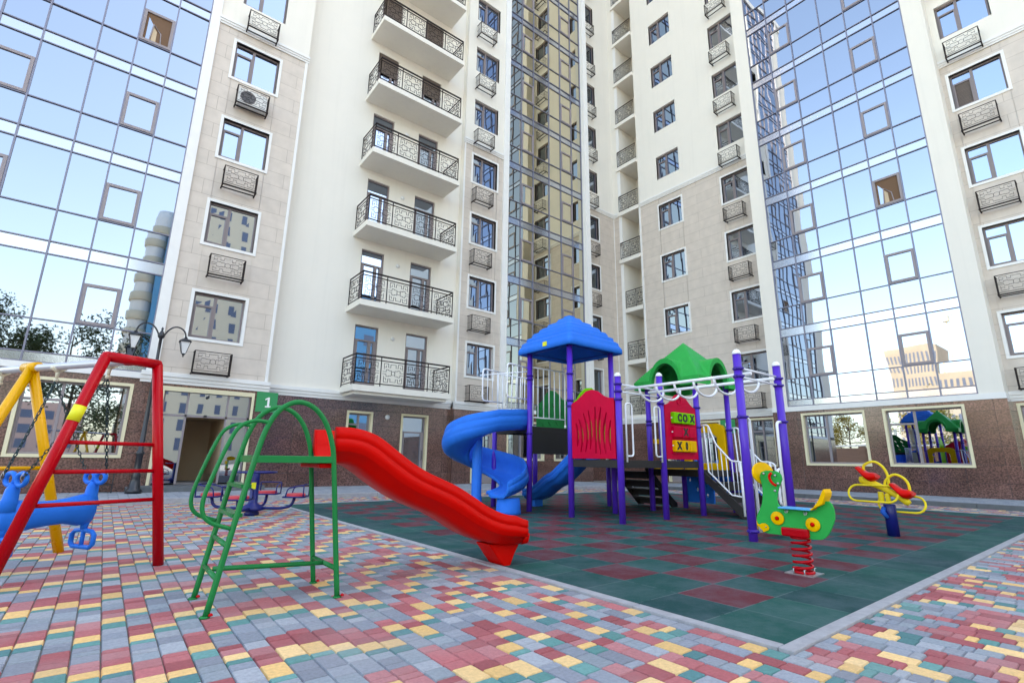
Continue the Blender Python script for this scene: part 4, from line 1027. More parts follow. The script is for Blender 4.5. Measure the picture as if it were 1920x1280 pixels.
for x, cy, cz, hw, hh in ((RX-.14, 2.722, .595, .315, .115), (RX+.10, 2.45, .455, .285, .110)):
    pl = [(cy+hw-hh+hh*math.cos(t), cz+hh*math.sin(t)) for t in [PI*i/8-PI/2 for i in range(9)]] + [(cy-hw+hh+hh*math.cos(t), cz+hh*math.sin(t)) for t in [PI*i/8+PI/2 for i in range(9)]]
    a = MB(); a.tube([(x+(z_-cz)*.5, y_, z_) for y_, z_ in pl], .015, 8, closed=True); a.build('footrest', M['lemon'], s)
    # short stay from loop to beam
for hoop in ([(2.83, .83), (2.842, .975), (2.776, 1.035), (2.685, 1.053), (2.598, .988), (2.553, .89), (2.545, .80), (2.55, .68)], [(2.60, .64), (2.596, .717), (2.578, .782), (2.503, .855), (2.428, .868), (2.345, .812), (2.305, .719), (2.309, .563)]):
    a = MB(); a.tube(spline([(RX+.02, y_, z_) for y_, z_ in hoop], 4), .019, 8); a.build('hoop_handle', M['lemon'], s)
for cy, cz in ((2.79, .865), (2.385, .635)):
    a = MB(); fr = []
    for i in range(9):
        t = i/8; y_ = cy+.125-.25*t; b_ = .040*math.sin(PI*min(1, t*1.0))**.5+.010
        z_ = cz+.06*(1-t*1.9)+.03*math.cos(t*6)
        fr.append((Vector((RX, y_, z_)), Vector((1, 0, 0))*(.12+.05*math.sin(PI*t)), Vector((0, .25, 1))*(b_*1.2+.012)))
    a.sweep(fr, [(math.cos(2*PI*i/14), math.sin(2*PI*i/14)) for i in range(14)]); a.build('seat', M['pred'], s, fix=True)

# ------------------------------------------------------------------ play structure
PC = {'A': (6.88, 8.06), 'B': (6.88, 6.86), 'C': (6.88, 5.68), 'D': (8.1, 6.86), 'E': (8.1, 8.06), 'F': (8.1, 5.68), 'G': (9.32, 5.68), 'H': (9.32, 6.86), 'N': (9.32, 8.06), 'I': (10.54, 6.86), 'L': (10.54, 5.68), 'J': (6.88, 3.5), 'K': (8.1, 3.5), 'O': (6.88, 9.28), 'Q': (8.1, 9.28)}
s = thing('play_structure', 'large climbing structure with purple posts, blue and green roofs, slides, stairs and monkey bars', 'climbing frame', (8.1, 6.86, 0))
RS = .057
tops = {'A': 3.24, 'B': 3.24, 'D': 3.24, 'E': 3.24, 'C': 2.46, 'F': 2.60, 'G': 2.66, 'H': 2.66, 'L': 2.66, 'I': 2.66, 'J': 2.52, 'K': 2.50, 'N': 1.02, 'O': 1.7, 'Q': 1.7}
rings = {'A': [1.55, 2.68, 2.76], 'B': [2.66, 2.03, 2.14], 'D': [2.1, 1.0], 'E': [2.1], 'C': [2.33, 2.20, 2.06], 'F': [2.08, 2.33, 2.2], 'G': [2.09, 1.70], 'H': [1.88, 1.80], 'L': [1.70], 'I': [1.7], 'J': [2.31, 2.20, 1.63, .13], 'K': [2.30, 2.19, 1.63], 'N': [], 'O': [], 'Q': []}
for k_, (x, y) in PC.items():
    t = tops[k_]; a = MB(); a.lathe([(RS, 0), (RS, t)], (x, y, 0), 18); p = a.build('post', M['purple'], s)
    if k_ in 'CFJK':
        a = MB(); a.lathe([(RS+.004, t), (RS+.004, t+.02), (RS*.85, t+.05), (RS*.45, t+.072), (0, t+.078)], (x, y, 0), 18); q = a.build('cap', M['whitesteel']); q.parent = p
    for z in rings[k_]:
        a = MB(); a.lathe([(RS+.002, z-.022), (RS+.010, z-.020), (RS+.010, z-.010), (RS+.018, z-.006), (RS+.018, z+.006), (RS+.010, z+.010), (RS+.010, z+.020), (RS+.002, z+.022)], (x, y, 0), 18)
        a.box(x-RS-.030, x-RS-.012, y-.010, y+.010, z-.014, z+.014); a.box(x-.01, x+.01, y-RS-.030, y-RS-.012, z-.014, z+.014)
        q = a.build('clamp', M['clamp']); q.parent = p
def deck(x0, x1, y0, y1, z, t=.12):
    a = MB(); g_ = .03; a.box(x0+g_, x1-g_, y0+g_, y1-g_, z-.05, z); a.box(x0+g_, x1-g_, y0+g_-.03, y0+g_, z-t, z+.003); a.box(x0+g_, x1-g_, y1-g_, y1-g_+.03, z-t, z+.003); a.box(x0+g_-.03, x0+g_, y0+g_, y1-g_, z-t, z+.003); a.box(x1-g_, x1-g_+.03, y0+g_, y1-g_, z-t, z+.003)
    for i in range(1, 4): xx = x0+(x1-x0)*i/4; a.box(xx-.02, xx+.02, y0+g_, y1-g_, z-t+.02, z-.05)
    a.build('deck', M['blackdeck'], s, bevel=.004)
deck(6.88, 8.1, 8.06, 9.28, 1.70); deck(6.88, 8.1, 5.68, 6.86, 1.03, .13); deck(8.1, 9.32, 5.68, 6.86, 1.03, .13); deck(9.32, 10.54, 5.68, 6.86, .86, .13); deck(8.1, 9.32, 6.86, 8.06, 1.03, .12)
# dark riser below the tall deck
a = MB(); a.box(6.95, 8.03, 8.05, 8.075, 1.20, 1.58); a.box(6.93, 8.05, 8.035, 8.09, 1.14, 1.20)
for i in range(7): a.lathe([(.012, 0), (.012, .006)], (7.10+i*.13, 8.046, 1.33), 8, axis=(Vector((1, 0, 0)), Vector((0, 0, 1)), Vector((0, -1, 0))))
a.build('riser_panel', M['blackdeck'], s)
# barriers of white tube
def barrier(p0, p1, z0, z1, nb, foot=.17, r=.016, name='barrier', round_=False):
    p0, p1 = Vector((*p0, 0)), Vector((*p1, 0)); a = MB(); Z = lambda p, z: p+Vector((0, 0, z))
    a.tube([Z(p0, z1), Z(p1, z1)], r, 8); a.tube([Z(p0, z0), Z(p1, z0)], r*.85, 8)
    a.tube([Z(p0, z0-foot), Z(p0, z1)], r*1.05, 8); a.tube([Z(p1, z0-foot), Z(p1, z1)], r*1.05, 8)
    for i in range(1, nb+1):
        q = p0.lerp(p1, i/(nb+1)); a.tube([Z(q, z0), Z(q, z1)], r*.8, 6)
    if foot:
        for p in (p0, p1): a.tube([Z(p, z0-foot-.01), Z(p, z0-foot+.05)], r*1.5, 8)
    return a.build(name, M['whitesteel'], s)
barrier((6.95, 8.06), (7.92, 8.06), 1.89, 2.96, 5)
barrier((6.95, 9.28), (8.03, 9.28), 1.89, 2.96, 7, 0)
# hand guards at the slide mouth
for y in (8.10, 8.98):
    a = MB(); x0, x1 = 6.30, 6.84
    a.tube(fillet([(x1, y, 2.94), (x0, y, 2.98), (x0, y, 2.27), (x1, y, 2.26)], .09), .017, 8)
    for i in (1, 2, 3): x = x0+(x1-x0)*i/4; a.tube([(x, y, 2.27), (x, y, 2.96)], .010, 6)
    a.build('hand_guard', M['whitesteel'], s)
a = MB(); a.tube([(6.45, 9.28, 2.88), (6.95, 8.12, 2.88)], .014, 8); a.build('hand_guard', M['whitesteel'], s)
# green arched climbing panel on the far side of the tall deck
oc = [(8.12, 1.70), (9.22, 1.70), (9.22, 2.28), (9.15, 2.34), (9.05, 2.38), (8.95, 2.47), (8.85, 2.58), (8.72, 2.63), (8.58, 2.60), (8.46, 2.50), (8.36, 2.40), (8.25, 2.35), (8.12, 2.30)]
hs = []
for i in range(4):
    for j in range(3):
        cy, cz = 8.27+i*.24+.05*j, 1.84+j*.20; hs.append([(cy-.045, cz-.035), (cy-.03, cz-.05), (cy+.055, cz+.045), (cy+.04, cz+.06)])
a = MB(); a.prism(oc, yz(8.08), 0, .05, holes=hs); a.build('green_panel', M['dgreen'], s)
# crimson barred panel and its lime twin
def wavy(y0, y1, z0, seed=0):
    top = [(y0, z0+1.02), (y0+.10, z0+1.03), (y0+.22, z0+1.08), (y0+.34, z0+1.16), (y0+.48, z0+1.24), (y0+.60, z0+1.28), (y0+.72, z0+1.27), (y0+.84, z0+1.20), (y0+.96, z0+1.09), (y1, z0+1.03)]
    return [(y0, z0), (y1, z0)] + top[::-1]
slots = []
for i, (cy, lean, h0, h1) in enumerate(((5.86, .02, .14, .66), (5.97, .035, .09, .80), (6.09, .03, .07, .90), (6.20, .0, .09, .92), (6.34, -.03, .16, .86), (6.45, -.045, .12, .82), (6.57, -.04, .12, .72), (6.66, -.02, .22, .64))):
    n_ = 7; Lp, Rp = [], []
    for j in range(n_):
        t = j/(n_-1); z_ = 1.05+h0+(h1-h0)*t; o_ = cy+lean*math.sin(PI*t)*1.6-lean*t; w_ = .027*math.sin(PI*(.12+.76*t))
        Lp.append((o_-w_, z_)); Rp.append((o_+w_, z_))
    slots.append(Lp+Rp[::-1])
ow = [(5.75, 1.05), (6.79, 1.05), (6.80, 2.05), (6.76, 2.08), (6.66, 2.12), (6.55, 2.19), (6.42, 2.27), (6.28, 2.29), (6.15, 2.25), (6.02, 2.16), (5.9, 2.11), (5.75, 2.09)]
a = MB(); a.prism(ow, yz(6.845), 0, .055, holes=slots); a.build('crimson_panel', M['pcrim'], s, bevel=.006)
oy = [(y_+.0, z_+.20 if z_ > 1.5 else z_) for y_, z_ in ow]
lm = [(6.95, 1.06), (8.02, 1.06), (8.02, 2.10), (7.9, 2.13), (7.78, 2.22), (7.64, 2.36), (7.48, 2.44), (7.32, 2.42), (7.18, 2.32), (7.06, 2.18), (6.95, 2.11)]
a = MB(); a.prism(lm, lambda u_, v_, d: (u_, 6.84+d, v_), 0, .04); a.build('lime_panel', M['lime'], s, bevel=.006)
# crimson board with three rows of turning blocks
def xz(y): return lambda u_, v_, d: (u_, y+d, v_)
ob = [(8.19, 1.06), (9.24, 1.06), (9.24, 2.06), (9.16, 2.09), (9.06, 2.14), (8.95, 2.23), (8.84, 2.30), (8.72, 2.315), (8.60, 2.29), (8.50, 2.21), (8.40, 2.13), (8.30, 2.09), (8.19, 2.07)]
a = MB(); a.prism(ob, xz(5.66), 0, .05); pb = a.build('noughts_and_crosses_panel', M['pcrim'], s, bevel=.006)
a = MB(); a.box(8.37, 9.10, 5.640, 5.662, 1.16, 1.19); a.tube([(8.68+.07*math.cos(t*PI/8), 5.655, 2.17+.06*math.sin(t*PI/8)) for t in range(16)], .008, 5, closed=True); q = a.build('moulding', M['pcrim']); q.parent = pb; q.location = -Vector(s.location)-Vector(pb.location)
sym = {(0, 0): 'C', (0, 1): 'O', (0, 2): 'X', (1, 1): 'X', (2, 0): 'X', (2, 1): '0'}
for r_ in range(3):
    for c_ in range(3):
        x0 = 8.385+.240*c_; z0 = 1.73-.265*r_; rot = 0
        a = MB(); a.box(x0, x0+.232, 5.585, 5.70, z0, z0+.215)
        b_ = a.build('turning_block', (M['lime'], M['pcrim'], M['pyellow'])[r_], pb, bevel=.02)
        if (r_, c_) in sym:
            ch_ = sym[(r_, c_)]; off = .06 if (r_, c_) == (0, 0) else 0
            t_ = letters(ch_, .19, facing('A', (x0+.116+off, 5.583, z0+.105)) @ Matrix.Scale(.7 if ch_ == '0' else 1, 4, (1, 0, 0)), 'letter', M['blackp'], None); t_.parent = b_; t_.location = -wpos(b_)
        b2 = None
for z in (1.685, 1.42, 1.165): a = MB(); a.tube([(8.36, 5.64, z+.15), (9.12, 5.64, z+.15)], .012, 6); q = a.build('rod', M['whitesteel']); q.parent = pb; q.location = -wpos(pb)
# blue ribbed roof on four posts
def ribbed(cx, cy, hw, z0, z1):
    a = MB(); n_ = 26; ring = []
    for i in range(n_+1):
        t = i/n_; k = (1-t)**.85*(1+.10*math.sin(PI*t)) if t < .96 else (1-t)**.85
        hwk = max(.10, hw*(1-t*.93+.13*math.sin(PI*t)))
        z = z0+.10+(z1-z0-.10)*t + (.0 if not (.15 < t < .9) else .020*math.sin(t*2*PI*7.0))
        ring.append((hwk + (.016*math.sin(t*2*PI*7.0+1) if .15 < t < .9 else 0), z))
    ring = [(hw-.02, z0), (hw, z0+.01)] + ring
    def sq(h_): # rounded square, 40 points
        r_ = min(.09, h_*.45); pts = []
        for q in range(4):
            ccx, ccy = ((1, 1), (-1, 1), (-1, -1), (1, -1))[q]
            for j in range(5):
                an = PI/2*q+PI/8*j; pts.append((cx+ccx*(h_-r_)+r_*math.cos(an), cy+ccy*(h_-r_)+r_*math.sin(an)))
            # edge points towards next corner
            nx, ny = ((-1, 1), (-1, -1), (1, -1), (1, 1))[q]; p_ = pts[-1]; an = PI/2*(q+1); e_ = (cx+nx*(h_-r_)+r_*math.cos(an), cy+ny*(h_-r_)+r_*math.sin(an))
            for j in range(1, 6): pts.append((p_[0]+(e_[0]-p_[0])*j/6, p_[1]+(e_[1]-p_[1])*j/6))
        return pts
    base = 0
    for h_, z_ in ring:
        for p_ in sq(h_): a.v.append((p_[0], p_[1], z_))
    m_ = 40
    for i in range(len(ring)-1):
        for j in range(m_): a.f.append((i*m_+j, i*m_+(j+1) % m_, (i+1)*m_+(j+1) % m_, (i+1)*m_+j)); a.m.append(0); a.sm.append(True)
    a.f.append(tuple((len(ring)-1)*m_+j for j in range(m_))); a.m.append(0); a.sm.append(True)
    # inner skin
    b0 = len(a.v)
    for h_, z_ in ((hw-.02, z0), (hw-.06, z0+.06), (.25, z1-.16)):
        for p_ in sq(h_): a.v.append((p_[0], p_[1], z_))
    for i in range(2):
        for j in range(m_): a.f.append((b0+(i+1)*m_+j, b0+(i+1)*m_+(j+1) % m_, b0+i*m_+(j+1) % m_, b0+i*m_+j)); a.m.append(0); a.sm.append(True)
    a.f.append(tuple(b0+2*m_+j for j in range(m_))[::-1]); a.m.append(0); a.sm.append(False)
    return a
br_ = ribbed(7.49, 7.46, .81, 3.21, 4.06).build('blue_roof', M['pblue'], s)
a = MB(); a.box(6.668, 6.678, 7.30, 7.42, 3.27, 3.36); q = a.build('sticker', M['sticker']); q.parent = br_; q.location = -wpos(br_)
a = MB()
for (x0, y0), (x1, y1) in (((6.88, 6.86), (8.1, 6.86)), ((6.88, 8.06), (8.1, 8.06)), ((6.88, 6.86), (6.88, 8.06)), ((8.1, 6.86), (8.1, 8.06))): a.tube([(x0, y0, 3.24), (x1, y1, 3.24)], .02, 6)
a.build('roof_frame', M['pblue2'], s)
# green roof: pyramid with an arched tunnel through each side
def green_roof(cx, cy, hw, z0, z1):
    n_ = 56; a = MB()
    def H(u, v):
        # pyramid with a slightly concave profile
        m_ = max(abs(u), abs(v)); pyr = z0+.17+(z1-z0-.17)*max(0, 1-m_/hw)**.95
        def dome(t_): return z0+.06+.56*math.sqrt(max(0, 1-(t_/.40)**2)) if abs(t_) < .40 else z0
        d1 = dome(v) if abs(u) > .0 else z0; d2 = dome(u)
        return max(pyr, d1 if abs(v) < .40 else z0, d2 if abs(u) < .40 else z0)
    for i in range(n_+1):
        for j in range(n_+1):
            u = -hw+2*hw*i/n_; v = -hw+2*hw*j/n_; a.v.append((cx+u, cy+v, H(u, v)))
    for i in range(n_):
        for j in range(n_):
            a.f.append((i*(n_+1)+j, (i+1)*(n_+1)+j, (i+1)*(n_+1)+j+1, i*(n_+1)+j+1)); a.m.append(0); a.sm.append(True)
    # skirts with arched openings
    for side in range(4):
        P_ = []
        for i in range(n_+1):
            t = -hw+2*hw*i/n_; top = H(hw, t) if side < 2 else H(t, hw)
            bot = z0 if abs(t) > .345 else z0+.001+.51*math.sqrt(max(0, 1-(t/.345)**2))
            P_.append((t, top, bot))
        sg = 1 if side % 2 == 0 else -1
        def W_(t, z, d): return (cx+sg*(hw-d), cy+t, z) if side < 2 else (cx+t, cy+sg*(hw-d), z)
        for i in range(n_):
            (t0, a0, b0), (t1, a1, b1) = P_[i], P_[i+1]
            a.face([W_(t0, b0, 0), W_(t1, b1, 0), W_(t1, a1, 0), W_(t0, a0, 0)])
            if abs((t0+t1)/2) < .36: a.face([W_(t0, b0, 0), W_(t1, b1, 0), W_(t1, b1, .10), W_(t0, b0, .10)])
    return a
green_roof(9.93, 6.27, .80, 2.565, 3.66).build('green_roof', M['pgreen'], s, fix=False)
# monkey bars
for yy in (5.68, 3.5):
    for z in (2.33, 2.20): MB().tube([(6.88, yy, z), (8.1, yy, z)], .015, 8).build('cross_bar', M['whitesteel'], s)
for x in (7.14, 7.84): MB().tube([(x, 5.74, 2.27), (x, 3.44, 2.27)], .026, 8).build('side_rail', M['whitesteel'], s)
for i in range(6):
    y = 5.42-.35*i
    a = MB(); a.tube([(7.14+.70*(.5-.5*math.cos(t*PI/12)), y, 2.26-.21*math.sin(t*PI/12)) for t in range(13)], .019, 8); a.build('hanging_rung', M['whitesteel'], s)
# ladder handles below the monkey bars
for sx, x in ((1, 6.90), (-1, 8.08)):
    a = MB(); a.tube(fillet([(x, 3.5, 1.63), (x+sx*.17, 3.5, 1.62), (x+sx*.19, 3.5, .10)], .07), .021, 8); a.build('climbing_handle', M['whitesteel'], s)
for z in (.25,): a = MB(); a.box(7.09, 7.89, 3.42, 3.58, z-.12, z); a.build('yellow_step', M['pyellow'], s, bevel=.03)
# looped handles on the decks
def loop_handle(p, d, z0, z1, w_=.17):
    p, d = Vector((*p, 0)), Vector((*d, 0)); a = MB()
    q = [p+Vector((0, 0, z0-.10)), p+Vector((0, 0, z1)), p+d*w_+Vector((0, 0, z1)), p+d*w_+Vector((0, 0, z0)), p+Vector((0, 0, z0))]
    a.tube(fillet(q, .06), .016, 8); a.build('loop_handle', M['whitesteel'], s)
loop_handle((6.99, 5.62), (1, 0), 1.10, 2.0); loop_handle((7.98, 5.62), (-1, 0), 1.10, 2.0)
loop_handle((6.99, 6.90), (1, 0), 1.10, 2.0); loop_handle((7.98, 6.90), (-1, 0), 1.10, 2.0)
barrier((8.2, 8.0), (9.2, 8.0), 1.15, 1.9, 4, .1)
a = MB(); pl = fillet([(8.95, 3.95, .0), (8.95, 3.95, .92), (8.77, 3.95, .92), (8.77, 3.95, .35), (8.95, 3.95, .35)], .08); a.tube(pl, .02, 8); a.build('loop_handle', M['whitesteel'], s)
# black stairs down to the front from the low deck
def stairs(o, d, sd_, n_, run, z0, z1, wd, name='stairs'):
    o, d, sd_ = Vector(o), Vector(d), Vector(sd_); a = MB(); st = run/n_
    for i in range(n_):
        z = z1-(z1-z0)*(i+1)/(n_+1); p = o+d*(st*i+.02)
        a.obox(p+Vector((0, 0, z-.035)), d*(st+.03), sd_*wd, (0, 0, .035))
        a.obox(p+d*(st)+Vector((0, 0, z-.16)), d*.012, sd_*wd, (0, 0, .13))
    for k_ in (0, 1):
        b_ = o+sd_*(wd*k_ - (.03 if k_ == 0 else 0))
        q = [b_+Vector((0, 0, z1)), b_+Vector((0, 0, z1-.16)), b_+d*(run-.02)+Vector((0, 0, z0)), b_+d*(run+.16)+Vector((0, 0, z0)), b_+d*(run+.16)+Vector((0, 0, z0+.09)), b_+d*(run+.03)+Vector((0, 0, z0+.17))]
        m_ = len(a.v); a.v += [tuple(p) for p in q]+[tuple(p+sd_*.03) for p in q]
        a.f += [tuple(range(m_, m_+6)), tuple(range(m_+11, m_+5, -1))]+[(m_+i, m_+6+i, m_+6+(i+1) % 6, m_+(i+1) % 6) for i in range(6)]; a.m += [0]*8; a.sm += [False]*8
    return a.build(name, M['blackdeck'], s, fix=True)
stairs((9.36, 5.64, 0), (0, -1, 0), (1, 0, 0), 3, .74, .02, .84, 1.12)
stairs((9.30, 7.02, 0), (1, 0, 0), (0, 1, 0), 4, .95, .02, 1.0, .90)
for x in (9.335, 10.52):
    a = MB(); Y_ = lambda y_, z_: (x, y_, z_)
    a.tube(fillet([Y_(5.60, 1.74), Y_(5.47, 1.74), Y_(5.38, 1.50), Y_(5.33, 1.36), Y_(5.04, 1.04), Y_(4.90, 1.04), Y_(4.78, 1.0), Y_(4.76, .78), Y_(4.86, .76)], .05), .017, 8)
    a.tube([Y_(4.87, 1.03), Y_(4.86, .06)], .024, 8)
    a.tube([Y_(5.56, 1.74), Y_(5.52, .84), Y_(5.08, .42), Y_(4.88, .40)], .015, 8)
    for yt, zt, yb_, zb_ in ((5.47, 1.72, 5.44, .74), (5.34, 1.38, 5.32, .62), (5.24, 1.25, 5.22, .52), (5.14, 1.14, 5.13, .44), (5.03, 1.04, 5.02, .41), (4.95, 1.04, 4.94, .40)): a.tube([Y_(yt, zt), Y_(yb_, zb_)], .010, 6)
    a.build('stair_rail', M['whitesteel'], s)
# yellow arched hood on the far face, blue slide and climbing panel behind
oh = [(5.75, .84), (6.79, .84), (6.79, 1.72), (6.74, 1.80), (6.6, 1.86), (5.94, 1.86), (5.80, 1.80), (5.75, 1.72)]
a = MB(); a.prism(oh, yz(10.47), 0, .10, holes=[[(5.95, 1.0), (6.62, 1.0), (6.62, 1.55), (6.5, 1.66), (6.07, 1.66), (5.95, 1.55)]]); a.build('yellow_hood', M['pyellow'], s, bevel=.02)
a = MB(); a.box(9.40, 10.46, 6.80, 6.84, .86, 1.00); a.box(9.40, 10.46, 6.80, 6.84, 1.4, 1.5); a.build('yellow_rail', M['pyellow'], s, bevel=.01)
def chute(path, wd, h, side, m_, name, hin=None, n_=4):
    ctr = spline(path, n_); fr = []
    for i, p in enumerate(ctr):
        t = (ctr[min(i+1, len(ctr)-1)]-ctr[max(i-1, 0)]).normalized(); sdv = t.cross(Vector((0, 0, 1))).normalized() if side is None else Vector(side)
        fr.append((p, sdv, sdv.cross(t).normalized() if side is None else t.cross(sdv).normalized()*(1 if t.cross(sdv).z > 0 else -1), trough(wd, h, hin=hin)))
    a = MB(); a.sweep(fr, trough(wd, h)); return a.build(name, m_, s, fix=True)
chute([(10.55, 6.3, .86), (10.8, 6.3, .84), (11.3, 6.3, .55), (11.8, 6.3, .28), (12.2, 6.3, .17), (12.45, 6.3, .16)], .5, .2, None, M['pblue'], 'slide')
a = MB(); a.box(12.2, 12.4, 6.2, 6.4, 0, .15); a.build('slide_foot', M['pblue'], s, bevel=.01)
hol = [[(6.35+.16*i+.04*math.cos(t*PI/6), zc+.045*math.sin(t*PI/6)) for t in range(12)] for i in (0, 2) for zc in (.42,)]
a = MB(); a.prism([(6.22, .13), (6.95, .13), (6.95, .74), (6.22, .74)], yz(10.66), 0, .05, holes=[[(6.38+.035*math.cos(t*PI/6), .30+.04*math.sin(t*PI/6)) for t in range(12)], [(6.62+.035*math.cos(t*PI/6), .42+.04*math.sin(t*PI/6)) for t in range(12)], [(6.80+.03*math.cos(t*PI/6), .62+.035*math.sin(t*PI/6)) for t in range(12)]])
a.build('blue_climbing_panel', M['pblue'], s, bevel=.008)
# straight blue slide, running away behind the front posts
chute([(7.5, 6.9, 1.02), (7.52, 7.1, 1.0), (7.56, 7.45, .78), (7.62, 7.8, .58), (7.68, 8.1, .48), (7.75, 8.5, .28), (7.82, 8.85, .18), (7.86, 9.1, .165)], .5, .22, None, M['pblue'], 'slide')
a = MB(); a.box(7.72, 7.96, 8.85, 9.02, 0, .15); a.build('slide_foot', M['pblue'], s, bevel=.01)
# spiral slide
def spiral():
    cx, cy = 6.12, 8.86; P_ = []
    P_.append(Vector((6.90, cy-.48, 1.66))); P_.append(Vector((6.60, cy-.48, 1.65))); P_.append(Vector((6.35, cy-.485, 1.61)))
    n_ = 40
    for i in range(n_+1):
        t = i/n_; th = R(270-360*t*1.0); rr = .48+(.44*max(0, (t-.45)/.55)**1.1)
        z = 1.58-1.22*(t**.92)
        P_.append(Vector((cx+rr*math.cos(th), cy+rr*math.sin(th), max(.26, z))))
    P_.append(P_[-1]+Vector((-.16, -.015, -.03)))
    fr = []
    for i, p in enumerate(P_):
        t = (P_[min(i+1, len(P_)-1)]-P_[max(i-1, 0)]); tz = t.z; t.normalize(); th = Vector((t.x, t.y, 0)).normalized()
        sdv = Vector((th.y, -th.x, 0))      # to the right of travel = towards the pole
        k = min(1, max(0, (i-1)/8)); e_ = max(0, (i-len(P_)+8)/8)
        bank = R(14)*k*(1-e_)
        upv = Vector((0, 0, 1)); s2 = (sdv*math.cos(bank)-upv*math.sin(bank)); u2_ = (upv*math.cos(bank)+sdv*math.sin(bank))
        hout = .38+.06*k*(1-e_)-.14*e_; hin = .34-.25*k
        wd = .58; 
        sec = trough(wd, hin, hin=hout)     # -a side = away from the pole (outer)
        fr.append((p, s2, u2_, sec))
    a = MB(); a.sweep(fr, fr[0][3]); o = a.build('spiral_slide', M['pblue'], s, fix=True)
    a = MB(); a.lathe([(.13, 0), (.12, .25), (.105, .3), (.105, 1.62), (.10, 1.66), (0, 1.67)], (cx+.02, cy+.02, 0), 18); q = a.build('core_tube', M['pblue']); q.parent = o; q.location = -wpos(o)
    a = MB(); e_ = P_[-1]
    a.lathe([(.25, 0), (.24, .06), (.22, .30)], (e_.x+.26, e_.y-.02, 0), 20); q = a.build('exit_foot', M['pblue']); q.parent = o; q.location = -wpos(o)
    a = MB(); a.box(6.80, 6.90, 8.10, 8.90, 1.62, 1.96); 
    return P_
SPP = spiral()

# ------------------------------------------------------------------ surroundings seen in the glass
def tree(x, y, h, cr, mleaf, lab, seed, trunk=.16, n=2600, z0=.45):
    r = random.Random(seed); t = thing('tree', lab, 'tree', (x, y, 0), 0, 'trees mirrored in the glass')
    a = MB(); top = Vector((x+r.uniform(-.6, .6), y+r.uniform(-.6, .6), h*.72)); b0 = Vector((x, y, -.05)); mid_ = b0.lerp(top, .45)+Vector((r.uniform(-.3, .3), r.uniform(-.3, .3), 0))
    tr_ = spline([b0, mid_, top], 6); a.tube(tr_, trunk, 10, rs=[trunk*(1-.75*i/(len(tr_)-1)) for i in range(len(tr_))])
    tips = [top]
    for i in range(9):
        st = tr_[r.randrange(4, len(tr_)-1)]; an = r.uniform(0, 2*PI); L_ = cr*r.uniform(.5, .95); en = st+Vector((math.cos(an)*L_, math.sin(an)*L_, r.uniform(.2, .9)*L_)); md_ = st.lerp(en, .5)+Vector((0, 0, -.1*L_))
        q = spline([st, md_, en], 4); a.tube(q, .05, 6, rs=[trunk*.38*(1-.8*j/(len(q)-1)) for j in range(len(q))]); tips.append(en); tips.append(md_.lerp(en, .5))
    a.build('trunk', M['bark'], t)
    a = MB(); cl = []
    for q in tips: 
        for _ in range(3): cl.append((q+Vector((r.gauss(0, .35), r.gauss(0, .35), r.gauss(0, .3)))*(cr/3), r.uniform(.45, .95)*cr/3.2))
    for _ in range(n):
        c_, rr = r.choice(cl); d_ = Vector((r.gauss(0, 1), r.gauss(0, 1), r.gauss(0, .8))); d_.normalize(); p = c_+d_*rr*r.random()**.5
        u_ = Vector((r.gauss(0, 1), r.gauss(0, 1), r.gauss(0, 1))).normalized(); v_ = u_.orthogonal().normalized(); sz = r.uniform(.07, .15)
        a.face([p-u_*sz, p+v_*sz*.5, p+u_*sz, p-v_*sz*.5])
    a.build('crown', mleaf, t)
tree(-7.0, -11.5, 13.0, 4.4, M['leaf1'], 'tall dense green tree mirrored at the left edge of the left glass bay', 1, .24, 9000)
tree(-2.6, -12.5, 12.2, 3.9, M['leaf1'], 'thin crooked green tree mirrored behind the yellow swing frame', 5, .18, 3600)
tree(.6, -14.0, 10.8, 3.4, M['leaf1'], 'small green tree mirrored in the left bay beside the street lamp', 9, .16, 3200)
for i, (x, y, h, cr, ml, lab) in enumerate(((-36, 24.5, 8.6, 4.4, 'leaf2', 'round yellow-green tree mirrored in the first ground floor window of the right wing'), (-36, 18.2, 8.8, 4.2, 'leaf2', 'yellow tree mirrored at the left of the second ground floor window'), (-37, 13.0, 8.4, 4.0, 'leaf3', 'green bushy tree mirrored behind the blue roof in the second ground floor window'))):
    tree(x, y, h, cr, M[ml], lab, 20+i, .2, 5200)
s = thing('courtyard_wall', 'low brown brick wall with piers and a pale coping mirrored in the ground floor windows', 'wall', (-30, 20, 0))
a = MB(); a.box(-30.1, -29.9, 4, 44, 0, 3.0); y = 4
while y < 44: a.box(-30.2, -29.8, y, y+.6, 0, 3.2); y += 4.4
a.build('brickwork', tiles('brown_brick', (.22, .12, .08), (.12, .09, .07), .25, .08, .008, .5, .2, .8), s); MB().box(-30.25, -29.75, 3.9, 44.1, 3.22, 3.36).build('coping', M['white'], s)
def block(name, label, x0, x1, y0, y1, h, wall, win, face, nx, nz, wfrac=.5, z00=1.5):
    s_ = thing(name, label, 'building', ((x0+x1)/2, (y0+y1)/2, 0)); MB().box(x0, x1, y0, y1, 0, h).build('wall', wall, s_)
    a = MB(); pz = (h-z00-.6)/nz
    for i in range(nx):
        for j in range(nz):
            z = z00+pz*(j+.15)
            if 'N' in face:
                p = (x1-x0)/nx; xa = x0+p*(i+.5-wfrac/2); a.box(xa, xa+p*wfrac, y1, y1+.03, z, z+pz*.6)
            if 'E' in face:
                p = (y1-y0)/nx; ya = y0+p*(i+.5-wfrac/2); a.box(x1, x1+.03, ya, ya+p*wfrac, z, z+pz*.6)
    a.build('window', win, s_); return s_
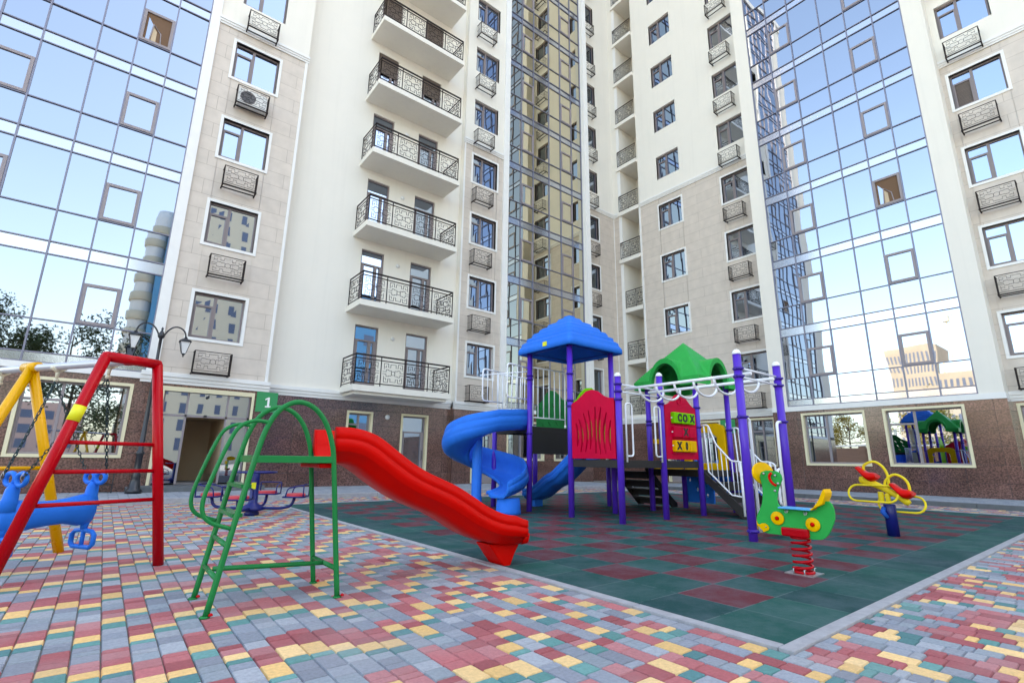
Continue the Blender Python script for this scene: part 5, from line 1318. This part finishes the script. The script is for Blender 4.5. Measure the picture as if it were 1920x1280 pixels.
M['towerblue'] = mat('tower_blue_glass', (.06, .26, .46), .3); M['towerwin'] = mat('tower_window', (.10, .13, .20), .3); M['raw'] = mat('raw_concrete', (.40, .345, .28), .9, noise=.2, nscale=.3); M['towercream'] = mat('tower_cream', (.62, .54, .40), .8)
t1 = block('tower_block', 'cream tower block with a blue band and rounded balconies, mirrored in the left windows', 4.5, 18, -66, -53.4, 46, M['towercream'], M['towerwin'], 'N', 6, 17, .32)
a = MB(); a.box(3.1, 4.5, -64, -53.0, 0, 42); a.build('blue_band', M['towerblue'], t1)
for k in range(13):
    rr = 1.5*(1.0 if k < 9 else .92)
    a = MB(); a.lathe([(rr, 0), (rr+.05, .1), (rr+.05, 1.2), (rr-.05, 1.25)], (1.9, -55.5, 1.2+k*2.7), 20); a.build('round_balcony', M['towercream'], t1)
a = MB(); a.lathe([(1.25, 0), (1.25, 36.2), (1.0, 37.5), (0, 37.6)], (1.9, -55.5, 0), 20); a.build('stair_turret', M['white'], t1)
t1b = block('apartment_block', 'bright blue and cream apartment block mirrored above the entrance', 18.5, 46, -62, -50, 30, M['towerblue'], M['towerwin'], 'N', 8, 9, .5)
t2 = block('unfinished_block', 'sunlit unfinished beige building mirrored low in the right glass bay', -68, -59.4, 18.8, 25.2, 20.0, M['raw'], M['towerwin'], 'E', 12, 8, .45)
t3 = block('unfinished_wing', 'long lower wing of the unfinished beige building mirrored at the right pilaster', -70, -60, 1.0, 18.7, 15.8, M['raw'], M['towerwin'], 'E', 26, 7, .5)
t4 = block('distant_block', 'pale low building mirrored in the left ground floor window', -16, -3, -62, -54, 7.5, mat('pink_render', (.55, .36, .30), .8), M['towerwin'], 'N', 6, 3, .5)
a = thing('tower_crane', 'yellow tower crane jib mirrored above the unfinished building', 'crane', (-64, 17.6, 0))
q = MB(); q.tube([(-64, 17.6, 0), (-64, 17.6, 26)], .18, 4); q.build('mast', M['towercream'], a); q = MB(); q.tube([(-64, 19.6, 24.6), (-64, 9.5, 27.6)], .12, 4); q.build('jib', M['towercream'], a); q = MB(); q.box(-64.4, -63.6, 17.2, 18.0, 24.2, 25.2); q.build('cab', M['towercream'], a)
